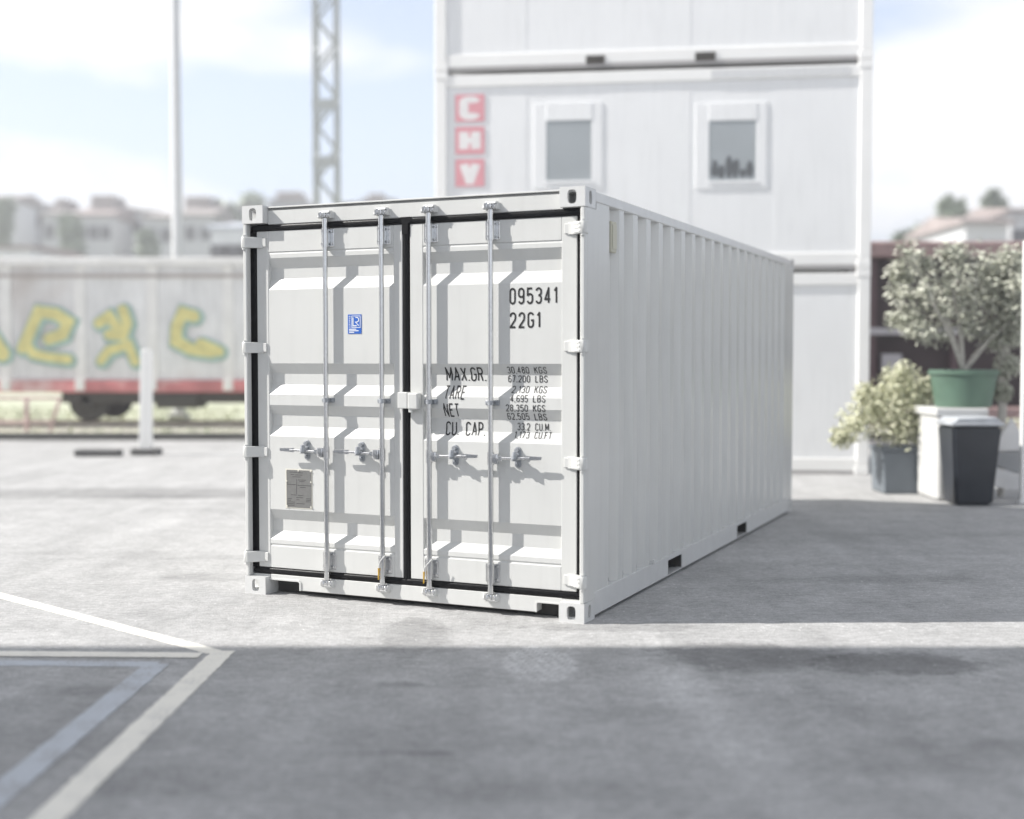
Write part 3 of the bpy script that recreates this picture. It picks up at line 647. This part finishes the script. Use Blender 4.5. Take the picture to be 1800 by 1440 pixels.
# ------------------------------------------------------------------ trackside
PALEG = mat('dry pale grass', (.56, .57, .43), .9, var=.3, vs=.9, col2=(.42, .47, .32), c2lo=.5, c2hi=.62)
m = MB(); yk = 24.1
nx_ = 70
for i in range(nx_):
    for j in range(40):
        x0 = -70 + i * 1.3; y0 = yk + .25 + j * .8
        m.quad((x0, y0, .05), (x0 + 1.3, y0, .05), (x0 + 1.3, y0 + .8, .05), (x0, y0 + .8, .05))
for i in range(3600):
    x = random.uniform(-16, -1.5); y = random.uniform(24.4, 38); h = random.uniform(.04, .16); a = random.uniform(0, pi); dx, dy = .03 * cos(a), .03 * sin(a)
    m.bm.faces.new([m.bm.verts.new(p) for p in ((x - dx, y - dy, .05), (x + dx, y + dy, .05), (x + random.uniform(-.05, .05), y + random.uniform(-.05, .05), .05 + h))])
tag(m.build('grass', PALEG, recalc=False), 'pale dry grass strip between the yard and the rails', 'grass', kind='stuff')
m = MB(); m.box((-70, yk, 0), (19, yk + .22, .14), .01); tag(m.build('track_edge', mat('dark kerb', (.09, .09, .085), .8, var=.3, vs=2), None), kind='structure')
m = MB()
for yy_ in (26.4, 27.9): m.box((-70, yy_ - .03, .10), (19, yy_ + .03, .20), .01)
tag(m.build('rails', mat('rusty rail', (.62, .57, .50), .7, .0, var=.3)), kind='structure')
m = MB(); m.prism([(25.6, .0), (28.7, .0), (28.3, .11), (26.0, .11)], 0, -70, 19); tag(m.build('ballast', mat('pale ballast', (.62, .61, .52), .95, var=.4, vs=7, bump=.6, bs=9)), kind='structure')

# graffiti covered freight wagon
WW = mat('grimy white wagon steel', (.80, .80, .80), .6, var=.16, vs=1.1, streak=.25, col2=(.44, .39, .36), c2lo=.56, c2hi=.82)
WR = mat('pale wagon rib paint', (.84, .83, .81), .6, var=.1, vs=2, streak=.15)
WS = mat('faded red sill', (.66, .24, .25), .6, var=.4, vs=1.5, col2=(.66, .60, .58), c2lo=.50, c2hi=.64)
YG = mat('faded yellow spray paint', (.74, .68, .30), .7, var=.2, vs=5); TG = mat('faded teal spray paint', (.36, .52, .46), .7, var=.2, vs=4)
wy = 26.0; wz1 = at(0, 452, wy).z; wz0 = at(0, 668, wy).z; wxl = -15.2; wxr = -2.6
WG = empty('freight_wagon', (0, wy, 0)); tag(WG, 'grimy white freight wagon with yellow and teal graffiti on its side', 'railway wagon')
m = MB(); m.box((wxl, .10, wz0), (wxr, 2.75, wz1 - .16)); m.build('body', WW, WG)
m = MB(); m.prism([(-.02, wz1 - .02), (-.02, wz1 - .17), (2.87, wz1 - .17), (2.87, wz1 - .02), (2.2, wz1 + .05), (.7, wz1 + .05)], 0, wxl, wxr); m.build('roof', WR, WG)
m = MB(); m.box((wxl, .02, wz0 - .26), (wxr, .14, wz0 - .02), .01); m.box((wxl, 2.7, wz0 - .26), (wxr, 2.82, wz0)); m.box((wxl, .14, wz0 - .12), (wxr, 2.7, wz0 - .02)); m.build('sill', WS, WG)
ribs = [at(x, 600, wy).x for x in (-250, -120, 8, 139, 266, 400)] + [at(400, 600, wy).x + 1.55 * i for i in (1, 2)]
for x in ribs:
    m = MB(); m.box((x - .11, .065, wz0), (x + .11, .10, wz1 - .17), .01); m.box((x - .10, -.01, wz0 - .22), (x + .10, .02, wz0 + .02), .01); m.build('rib', WR, WG)
m = MB(); m.box((wxl, .05, wz1 - .42), (wxr, .10, wz1 - .34)); m.build('panel_rail', mat('brownish top rail', (.46, .42, .40), .7), WG)
GR = {'a': [([(38, 612), (50, 585), (66, 548), (96, 552), (118, 566), (108, 588), (84, 596)], 24), ([(42, 600), (56, 622), (84, 628), (118, 632)], 20)],
      'b': [([(172, 568), (190, 556), (202, 572)], 22), ([(214, 545), (222, 568), (214, 590), (190, 588)], 22), ([(176, 634), (190, 616), (224, 606), (236, 636)], 20)],
      'c': [([(340, 556), (320, 550), (309, 575), (308, 600), (334, 614), (372, 619)], 24), ([(352, 604), (384, 618)], 22), ([(-60, 560), (-20, 590), (2, 622)], 30)]}
for k_, strokes in GR.items():
    for col, ex, yo in ((TG, 14, -.004), (YG, 0, -.009)):
        for i, (pts, wd) in enumerate(strokes):
            m = MB(); yy = .064 + yo - i * .0006; r_ = (wd - 4 + ex * .8) / 2 / FPX * wy
            P = [at(x + (3 if ex else 0), y + (2 if ex else 0), wy) for x, y in pts]; n = len(P)
            left = []; right = []
            for a, b in ribbon([(p.x, p.z) for p in P], False, 2 * r_): left.append(a); right.append(b)
            def cap(p, q):            # rounded stroke end from p round to q
                c = (p + q) / 2; v = p - c; return [c + Vector((v.x * cos(t) + v.y * sin(t), -v.x * sin(t) + v.y * cos(t))) for t in (pi * k / 6 for k in range(1, 6))]
            vl = [m.bm.verts.new((a.x, yy, a.y)) for a in left]; vr = [m.bm.verts.new((a.x, yy, a.y)) for a in right]
            for q_ in range(n - 1): m.bm.faces.new((vl[q_], vr[q_], vr[q_ + 1], vl[q_ + 1]))
            m.bm.faces.new([vl[-1]] + [m.bm.verts.new((c.x, yy, c.y)) for c in cap(left[-1], right[-1])] + [vr[-1]])
            m.bm.faces.new([vr[0]] + [m.bm.verts.new((c.x, yy, c.y)) for c in cap(right[0], left[0])] + [vl[0]])
            m.build('graffiti', col, WG, recalc=False)
for x in (at(-180, 700, wy).x, at(146, 700, wy).x, wxr - 1.3):
    for yy_ in (.35, 1.95):
        m = MB(); m.cyl((x, yy_, .25 + .42), (x, yy_ + .12, .25 + .42), .42, n=28, bev=.02); m.cyl((x, yy_ - .05, .67), (x, yy_, .67), .14, n=16); m.build('wheel', DARK, WG, smooth=35)
    m = MB(); m.cyl((x, .45, .67), (x, 2.0, .67), .08); m.build('axle', DARK, WG)
    m = MB(); m.box((x - .34, .18, .72), (x + .34, .32, .92), .02); m.box((x - .12, .16, .55), (x + .12, .30, .8), .02); m.build('axle_box', DARK, WG)
a = at(104, 709, wy); b = at(430, 689, wy); m = MB(); m.box((a.x, .16, a.z), (b.x + 2, .5, b.z)); m.build('underframe', DARK, WG)
a = at(272, 718, wy); b = at(346, 692, wy); m = MB(); m.box((a.x, .04, a.z), (b.x, .9, b.z), .03); m.cyl((b.x - .05, .5, b.z - .1), (b.x + .5, .5, b.z - .1), .05); m.build('battery_box', DARK, WG)
a = at(198, 706, wy); b = at(244, 690, wy); m = MB(); m.cyl((a.x, .5, a.z + .08), (b.x, .5, a.z + .08), .14, n=16, bev=.03); m.build('air_tank', mat('dull dark tank', (.16, .15, .15), .7), WG, smooth=35)

# low red frame in front of the wagon
FR = empty('track_barrier', (0, 25.0, 0)); tag(FR, 'low dusty red tube barrier with a diagonal brace beside the rails', 'barrier')
def tube(a, b, r, y=0):
    A = at(*a, 25.0); B = at(*b, 25.0); m = MB(); m.cyl((A.x, y, A.z), (B.x, y, B.z), r, n=10); return m
RT = mat('dusty red steel', (.56, .40, .40), .7, var=.3)
tube((-120, 742), (88, 742), .035).build('rail', RT, FR); tube((-120, 700), (104, 700), .03).build('rail', RT, FR); tube((47, 758), (47, 698), .045).build('post', RT, FR); tube((-60, 758), (-60, 698), .045).build('post', RT, FR); tube((106, 698), (88, 758), .035).build('brace', RT, FR)

# poles
PL = mat('pale grey steel pole', (.60, .61, .62), .5, .2, var=.05)
p0 = gnd(308, 742); E_ = empty('lamp_pole', (at(309, 180, 30.2).x, 30.2, 0)); tag(E_, 'tall slim pale grey pole rising behind the freight wagon', 'pole')
m = MB(); m.cyl((0, 0, 0), (0, 0, 14), .15, .10, n=16); m.build('shaft', PL, E_, smooth=35); m = MB(); m.box((-.22, -.22, 0), (.22, .22, .25), .02); m.build('base', mat('concrete', (.4, .4, .39), .9), E_)
pm_ = at(574, 180, 36); E_ = empty('lattice_mast', (pm_.x, 36, 0)); tag(E_, 'grey steel lattice mast rising behind the shipping container', 'mast')
LM = mat('grey lattice steel', (.48, .50, .50), .6, .3, var=.1); hw_ = .30
for sx_ in (-1, 1):
    for sy_ in (-1, 1): m = MB(); m.box((sx_ * hw_ - .045, sy_ * hw_ - .045, 0), (sx_ * hw_ + .045, sy_ * hw_ + .045, 15)); m.build('leg', LM, E_)
m = MB()
for i in range(20):
    z = i * .75; s_ = 1 if i % 2 else -1
    for yy_ in (-hw_, hw_): m.cyl((-s_ * hw_, yy_, z), (s_ * hw_, yy_, z + .75), .045, n=6)
    for xx_ in (-hw_, hw_): m.cyl((xx_, -s_ * hw_, z), (xx_, s_ * hw_, z + .75), .032, n=6)
m.build('bracing', LM, E_)
for z in (3.8, 7.0, 8.6): m = MB(); m.box((-.36, -.36, z), (.36, -.33, z + .3)); m.build('plate', LM, E_)

# fence post on a rubber foot, and the spare foot
CG = mat('dark rubber foot', (.10, .10, .10), .8, var=.2)
p0 = gnd(256, 800); E_ = empty('fence_post', (p0.x, p0.y, 0)); tag(E_, 'thick white post standing on a dark foot in front of the freight wagon', 'post')
m = MB(); m.prism([(-.09, .08), (.10, .08), (.12, 1.72), (-.04, 1.72)], 1, -.08, .08, .01); m.build('upright', MODF, E_)
m = MB(); m.box((-.22, -.14, 0), (.25, .14, .11), .03); m.build('foot', CG, E_)
p0 = gnd(174, 802); m = MB(); m.box((-.37, -.13, 0), (.36, .13, .11), .03, 2); o = m.build('rubber_block', CG); o.location = (p0.x, p0.y, 0); tag(o, 'loose dark rubber block lying flat left of the white post', 'rubber block')

# ------------------------------------------------------------------ town on the rise behind the tracks
HZ = mat('hillside scrub', (.25, .27, .20), .95, var=.2, vs=.05)
m = MB(); prof = [(70, 0), (95, 5.0), (115, 9.0), (150, 13.5), (210, 15), (400, 15), (700, 0)]
m.sheet([(y, z - .02) for y, z in prof], 0, -330, 330); tag(m.build('hill', HZ), kind='structure')
WALLS = [mat('pale grey render', (.74, .76, .78), .8, var=.06), mat('white render', (.62, .63, .64), .8, var=.05), mat('grey render', (.50, .51, .53), .8, var=.08)]
ROOFS = [mat('brown grey tiles', (.36, .33, .32), .85, var=.2, vs=1), mat('dusty red tiles', (.36, .31, .30), .85, var=.2, vs=1), mat('grey slate roof', (.55, .58, .64), .8, var=.1)]
WIN = mat('dark house window', (.12, .12, .13), .3)
def house(x0, x1, ytop, ybot, Y, wi, ri, rise, label, hump=None, depth=9, nwin=3, group='houses on the rise', hip=False):
    a = at(x0, ybot, Y); b = at(x1, ytop, Y); wd = b.x - a.x; z0 = min(a.z - 1.5, 12); hh = b.z
    E_ = empty('house', (a.x, Y, 0)); tag(E_, label, 'house', group)
    m = MB(); m.box((0, 0, z0 - 4), (wd, depth, hh)); m.build('wall', WALLS[wi], E_)
    rr = rise / FPX * Y; m = MB()
    if hip: m.bm.faces.ensure_lookup_table(); pts = [(-.3, -.3, hh), (wd + .3, -.3, hh), (wd + .3, depth + .3, hh), (-.3, depth + .3, hh)]; c1, c2 = (wd * .3, depth / 2, hh + rr), (wd * .7, depth / 2, hh + rr); m.quad(pts[0], pts[1], c2, c1); m.quad(pts[2], pts[3], c1, c2); m.bm.faces.new([m.bm.verts.new(p) for p in (pts[1], pts[2], c2)]); m.bm.faces.new([m.bm.verts.new(p) for p in (pts[3], pts[0], c1)]); m.quad(*pts[::-1])
    else: m.prism([(-.4, hh - .05), (-.4, hh + .1), (depth / 2, hh + rr), (depth + .4, hh + .1), (depth + .4, hh - .05)], 0, -.3, wd + .3)
    rf = m.build('roof', ROOFS[ri], E_)
    if hump:
        hx, hw2, hz = hump; m = MB(); m.box(((hx - x0) / FPX * Y - hw2 / 2 / FPX * Y, depth * .3, hh), ((hx - x0) / FPX * Y + hw2 / 2 / FPX * Y, depth * .7, at(0, hz, Y).z), .1); m.build('dormer', ROOFS[0], rf)
    n = max(1, nwin); st = wd / (n + .0); fl = max(1, int((hh - a.z) / 2.7))
    for i in range(n):
        for f_ in range(fl):
            zc = hh - 1.5 - f_ * 2.6
            m = MB(); m.box(((i + .5) * st - .45, -.06, zc - .6), ((i + .5) * st + .45, .05, zc + .6)); m.build('window', WIN, E_)
    return E_
house(-40, 22, 352, 440, 118, 0, 0, 20, 'pale house with a dark roof at the far left edge of the town', nwin=3)
house(36, 76, 362, 440, 124, 2, 0, 10, 'dark grey house between two pale houses, second from the left edge', nwin=3)
house(76, 124, 378, 445, 114, 1, 0, 20, 'white house with a brown roof and a narrow dormer', (88, 20, 342), nwin=2)
house(134, 196, 380, 448, 114, 1, 1, 26, 'white house with a dusty red roof and a wide dormer', (164, 44, 336), nwin=3)
house(198, 228, 368, 445, 122, 2, 0, 8, 'narrow dark grey house right of the red roofed one', nwin=2)
house(228, 254, 372, 445, 120, 0, 0, 10, 'narrow pale grey house beside a small dark tree', nwin=1)
house(255, 304, 384, 448, 112, 1, 0, 20, 'white house with a brown roof left of the tall slim pole', nwin=2)
house(322, 374, 380, 448, 112, 1, 0, 30, 'white house with a large brown dormer right of the slim pole', (334, 46, 338), nwin=2)
house(372, 470, 402, 446, 70, 0, 2, 34, 'low building with a bluish grey roof left of the shipping container', depth=14, nwin=4)
house(-30, 52, 436, 452, 66, 0, 1, 12, 'low building with a pinkish roof just above the wagon', depth=10, nwin=3)
house(385, 440, 366, 446, 130, 2, 0, 12, 'grey house behind the bluish grey roof', nwin=3)
house(474, 530, 352, 446, 130, 2, 0, 6, 'grey brown house whose dormer shows over the container left of the mast', (500, 46, 330), nwin=3)
house(590, 640, 358, 446, 128, 0, 0, 8, 'pale house just showing over the container right of the mast', nwin=3)
house(640, 690, 352, 446, 130, 2, 1, 6, 'brown house with a small dormer showing over the container', (656, 30, 334), nwin=3)

# ------------------------------------------------------------------ foliage
def leaf_mat(name, c1, c2):
    m = bpy.data.materials.new(name); m.use_nodes = True; t = m.node_tree; p = t.nodes['Principled BSDF']; l = t.links.new
    g_ = N(t, 'ShaderNodeNewGeometry'); r = N(t, 'ShaderNodeValToRGB'); r.color_ramp.elements[0].color = (*c1, 1); r.color_ramp.elements[1].color = (*c2, 1)
    l(g_.outputs['Random Per Island'], r.inputs['Fac']); l(r.outputs[0], p.inputs['Base Color']); p.inputs['Roughness'].default_value = .6
    return m
OLV = leaf_mat('olive leaves', (.34, .36, .28), (.56, .56, .48)); SHR = leaf_mat('pale shrub leaves', (.46, .48, .32), (.74, .73, .56)); FARL = leaf_mat('far leaves', (.18, .22, .16), (.38, .43, .34))
BARK = mat('grey bark', (.50, .48, .44), .9, var=.3, vs=20)
def crown(clumps, n, size, long=2.6):
    m = MB(); vs = sum(c[3] ** 1.0 for c in clumps)
    for (cx, cy, cz, r) in clumps:
        for i in range(int(n * r / vs)):
            d = Vector((random.gauss(0, 1), random.gauss(0, 1), random.gauss(0, 1))).normalized() * r * random.uniform(.1, 1.25)
            p = Vector((cx, cy, cz)) + d; a = Vector((random.uniform(-1, 1), random.uniform(-1, 1), random.uniform(-1, 1))).normalized(); b = a.orthogonal().normalized()
            s_ = size * random.uniform(.6, 1.4); a *= s_ * long / 2; b *= s_ / 2
            m.bm.faces.new([m.bm.verts.new(q_) for q_ in (p - a, p + b, p + a, p - b)])
    return m
def stems(pts_list, r0, r1):
    m = MB()
    for P in pts_list:
        for i in range(len(P) - 1):
            t0, t1 = i / (len(P) - 1), (i + 1) / (len(P) - 1); m.cyl(P[i], P[i + 1], r0 + (r1 - r0) * t0, r0 + (r1 - r0) * t1, n=8)
    return m
def tree(name, x, y, z, clumps, n, size, lm, label, cat, trunk=True, group=None):
    E_ = empty(name, (x, y, z)); tag(E_, label, cat, group); crown(clumps, n, size).build('crown', lm, E_, recalc=False)
    if trunk: stems([[(0, 0, 0), (c[0] * .4, c[1] * .4, c[2] * .5), (c[0], c[1], c[2])] for c in clumps[:9 if n < 6000 else 60:1 if n < 6000 else 5]], trunk, trunk * .3).build('trunk', BARK, E_, smooth=35)
    return E_
# far trees
for px, pt, pb, Y, wpx, lb in ((125, 388, 445, 108, 38, 'dark green tree between two white houses of the town'), (8, 355, 445, 112, 26, 'dark green tree at the far left edge of the town'), (260, 412, 450, 104, 26, 'small dark green tree left of the slim pole'), (400, 366, 440, 126, 50, 'dark tree behind the bluish grey roof'),
                           (448, 350, 440, 132, 46, 'dark tree just left above the container corner')):
    a = at(px, pb, Y); b = at(px, pt, Y); h = b.z - a.z + 3; r = wpx / FPX * Y / 2
    tree('tree', a.x, Y, a.z - 3, [(random.uniform(-.3, .3) * r, random.uniform(-.3, .3) * r, h - r * .6 - i * (h - r) / 5, r * random.uniform(.6, 1)) for i in range(5)], 900, .5, FARL, lb, 'tree', .3, 'trees of the town')
for px, pt, pb, Y, wpx, lb in ((1690, 345, 450, 74, 62, 'tall grey green tree left of the gabled house'), (1668, 372, 450, 70, 60, 'lower bushy tree left of the gabled house'), (1744, 336, 440, 86, 26, 'slim bluish treetop over the gable of the far house'), (1602, 402, 450, 76, 46, 'small rounded treetop above the dark red wagon')):
    a = at(px, pb, Y); b = at(px, pt, Y); h = b.z; r = wpx / FPX * Y / 2
    tree('tree', a.x, Y, 0, [(random.uniform(-.9, .9) * r, random.uniform(-.3, .3) * r, h - r * .5 - i * r * .45, r * random.uniform(.35, .75)) for i in range(9)], 1800, .32, FARL, lb, 'tree', .2, 'trees behind the dark red wagon')
house(1696, 1772, 392, 450, 60, 1, 1, 26, 'white house with a dusty red roof above the dark red wagon', depth=8, nwin=2, group='houses at the right')
house(1776, 1850, 372, 450, 64, 1, 1, 22, 'taller pinkish roofed house at the right edge', depth=8, nwin=2, group='houses at the right')

# dark red open wagon at the right
DR = mat('dark maroon steel', (.045, .028, .03), .7, var=.3, vs=2); DT = mat('dusty red rail', (.36, .25, .24), .7, var=.2); GB = mat('pale brace', (.45, .43, .45), .7)
a = at(1500, 640, 21); rx0 = a.x; rx1 = rx0 + 12; rz1 = at(0, 424, 21).z; rz0 = at(0, 716, 21).z
RW = empty('goods_wagon', (rx0, 21, 0)); tag(RW, 'dark maroon goods wagon with a dusty red top rail behind the plants', 'railway wagon')
m = MB(); m.box((.3, .3, rz0), (12, 2.6, rz1 - .25)); m.build('body', DR, RW)
m = MB(); m.box((.2, .0, rz1 - .26), (12, 2.8, rz1), .03); m.build('top_rail', DT, RW); m = MB(); m.box((.2, .1, rz0 - .2), (12, 2.7, rz0 - .002), .03); m.build('sill', DT, RW)
for i in range(9): m = MB(); m.box((.3 + i * 1.4, .16, rz0), (.42 + i * 1.4, .298, rz1 - .26)); m.build('stanchion', mat('maroon post', (.10, .06, .065), .7) if i == 0 else bpy.data.materials['maroon post'], RW)
for py in (582, ): z = at(0, py, 21).z; m = MB(); m.box((.3, .12, z - .06), (12, .298, z + .06)); m.build('side_rail', GB, RW)
m = MB(); a = at(1574, 640, 21).x - rx0; m.box((a - .17, .2, at(0, 652, 21).z), (a + .17, .29, at(0, 622, 21).z)); m.build('placard', GB, RW)
for x in (1.6, 4.4, 9.5): m = MB(); m.cyl((x, .4, .42), (x, .52, .42), .42, n=24); m.build('wheel', DARK, RW, smooth=35)

# ------------------------------------------------------------------ planters and plants by the modules
p0 = gnd(1573, 868); GP = empty('planter', (p0.x + .10, p0.y + .2, 0)); tag(GP, 'square grey planter box under the pale bushy shrub', 'planter')
GPM = mat('grey planter', (.16, .18, .20), .7, var=.1); zt_ = .50
m = MB(); m.prism([(-.24, 0), (.24, 0), (.265, zt_), (-.265, zt_)], 1, -.25, .25, .015); m.build('box', GPM, GP); m = MB(); m.box((-.285, -.27, zt_), (.285, .27, zt_ + .04), .01); m.build('rim', GPM, GP)
S1 = tree('shrub', p0.x + .08, p0.y + .2, .53, [(-.05, 0, .55, .30), (.2, 0, .62, .24), (-.3, -.05, .42, .24), (-.52, -.1, .28, .20), (.28, .05, .33, .26), (.0, -.1, .25, .28), (-.68, -.1, .12, .13), (.05, .05, .80, .2), (.36, 0, .72, .12), (-.4, 0, .62, .12)], 6500, .026, SHR, 'pale yellow green shrub growing in the square grey planter', 'shrub', .014)
# white rendered pier and plinth carrying the green pot
pw = gnd(1660, 884); wx0 = at(1612, 800, 14.4).x; wx1 = at(1742, 800, 13.75).x
m = MB(); m.box((wx0 + .03, 13.80, 0), (wx1 - .05, 14.5, .99), .05, 3); m.box((wx0, 13.77, .94), (wx1 - .02, 14.53, 1.03), .02, 2)
o = m.build('display_plinth', mat('white plastic plinth', (.58, .58, .57), .5, var=.05)); tag(o, 'white plinth under the green pot behind the dark bin', 'plinth')
pb = gnd(1697, 886); BIN = empty('bin', (pb.x + .03, pb.y, 0)); tag(BIN, 'dark blue grey tapered bin standing in front of the white plinth', 'bin')
BM = mat('dark blue grey plastic', (.028, .033, .042), .4, var=.25, vs=5)
m = MB(); H_ = .86
t = bmesh.new(); lo = [t.verts.new((sx_ * .20, sy_ * .18, 0)) for sx_, sy_ in ((-1, -1), (1, -1), (1, 1), (-1, 1))]; hi = [t.verts.new((sx_ * .265, sy_ * .25, H_)) for sx_, sy_ in ((-1, -1), (1, -1), (1, 1), (-1, 1))]
t.faces.new(lo); t.faces.new(hi[::-1])
for i in range(4): t.faces.new((lo[i], lo[(i + 1) % 4], hi[(i + 1) % 4], hi[i]))
bmesh.ops.bevel(t, geom=t.edges[:], offset=.03, segments=3, affect='EDGES'); m.merge(t); m.build('body', BM, BIN, smooth=35)
m = MB(); m.box((-.28, -.27, H_), (.28, .27, H_ + .035), .012, 2); m.prism([(-.26, H_ + .036), (-.20, H_ + .085), (.20, H_ + .095), (.26, H_ + .036)], 1, -.25, .25, .01); m.build('lid', mat('pale grey lid', (.45, .47, .50), .5, var=.2), BIN, smooth=35)
pt_ = at(1693, 700, 14.15); GPOT = empty('plant_pot', (pt_.x, 14.15, 1.03)); tag(GPOT, 'large round green pot on the white plinth holding the olive tree', 'plant pot')
GM = mat('green glazed pot', (.10, .17, .125), .5, var=.15, vs=4)
m = MB(); m.cyl((0, 0, 0), (0, 0, .37), .30, .365, n=40, bev=.01); m.build('body', GM, GPOT, smooth=35); m = MB(); m.cyl((0, 0, .36), (0, 0, .42), .385, .385, n=40, bev=.012); m.build('rim', GM, GPOT, smooth=35)
random.seed(11); ol = [(random.uniform(-.85, .85), random.uniform(-.4, .4), random.uniform(.45, 1.6), random.uniform(.09, .16)) for _ in range(26)] + [(0, 0, .75, .28), (-.45, 0, .95, .3), (.4, 0, .95, .32), (-.62, .1, 1.25, .24), (-.2, -.1, 1.25, .34), (.25, 0, 1.35, .3), (.62, 0, 1.2, .28), (-.55, 0, .65, .2), (.1, .1, 1.05, .35), (.66, 0, .8, .22), (-.1, 0, 1.55, .14), (.5, 0, 1.52, .12), (-.75, 0, 1.0, .14), (-.3, 0, .5, .16), (.35, .1, .5, .18)]
tree('olive_tree', pt_.x, 14.15, 1.42, [(a * .98, b, c * .86, d) for a, b, c, d in ol], 6500, .030, OLV, 'silvery green olive tree growing from the green pot', 'tree', .022)
# slim plant and white sheet stand at the right edge
pr_ = gnd(1778, 880); TP = tree('tree', pr_.x + .05, 14.3, .0, [(.02, 0, 2.55, .22), (-.05, 0, 2.35, .22), (.08, 0, 2.1, .22), (0, 0, 1.85, .18), (.05, 0, 1.5, .13), (.0, 0, 1.2, .1)], 2600, .035, OLV, 'slim dark green climbing tree at the right edge', 'tree', .04)
SH = empty('folding_lounger', (at(1772, 800, 13.9).x, 13.9, 0)); tag(SH, 'folding lounger with a slanted white back and a seat painted shade grey right of the bin', 'lounger')
WC = mat('white sling cloth', (.74, .74, .74), .7, var=.08); GC = mat('shade grey sling cloth', (.36, .37, .38), .8, var=.08)  # the grey paints in the shaded area between the white parts
m = MB(); m.prism([(-.20, .55), (.02, .92), (.20, .62), (.22, .56)], 1, -.05, .0, .008); m.build('back', WC, SH); m = MB(); m.prism([(-.20, .54), (.22, .55), (.24, .26), (-.20, .40)], 1, -.08, -.03, .006); m.build('seat', GC, SH); m = MB(); m.prism([(-.20, .38), (.24, .24), (.24, .10), (-.20, .16)], 1, -.10, -.05, .006); m.build('leg_rest', WC, SH)
for x in (-.18, .2): m = MB(); m.cyl((x, -.06, 0), (x, -.06, .18), .012); m.build('leg', GC, SH)
wp = at(1797, 700, 13.6); m = MB(); m.box((-.03, -.03, 0), (.03, .03, 2.85), .006); m.box((-.05, -.05, 0), (.05, .05, .03), .004); o = m.build('canopy_post', MODF); o.location = (wp.x + .02, 13.6, 0); tag(o, 'thin white upright post at the right edge beside the slim tree', 'post')

# ------------------------------------------------------------------ building left of the camera whose shade covers the foreground
BD = empty('warehouse', (-9.0, -6, 0)); tag(BD, 'tall white building standing left of the camera', 'warehouse')
m = MB(); m.box((-10, 0, 0), (0, 12.47, 10.6)); m.build('wall', mat('white cladding', (.78, .78, .78), .8, var=.05, vs=.5), BD)
m = MB(); m.box((-10.1, -.1, 10.6), (.05, 12.50, 10.8)); m.build('roof', GAP, BD)
for i in range(3): m = MB(); m.box((0, 2, 1.2 + i * 3), (.04, 4.6, 2.8 + i * 3)); m.build('window', GLASS, BD)

# ------------------------------------------------------------------ air
hm = bpy.data.materials.new('haze'); hm.use_nodes = True; t = hm.node_tree; t.nodes.clear()
pv = N(t, 'ShaderNodeVolumePrincipled'); pv.inputs['Color'].default_value = (.96, .97, 1, 1); pv.inputs['Density'].default_value = .0036; pv.inputs['Anisotropy'].default_value = .2
ou = N(t, 'ShaderNodeOutputMaterial'); t.links.new(pv.outputs[0], ou.inputs['Volume'])
m = MB(); m.box((-490, -210, -1), (490, 770, 34)); o = m.build('haze', hm); tag(o, kind='stuff')
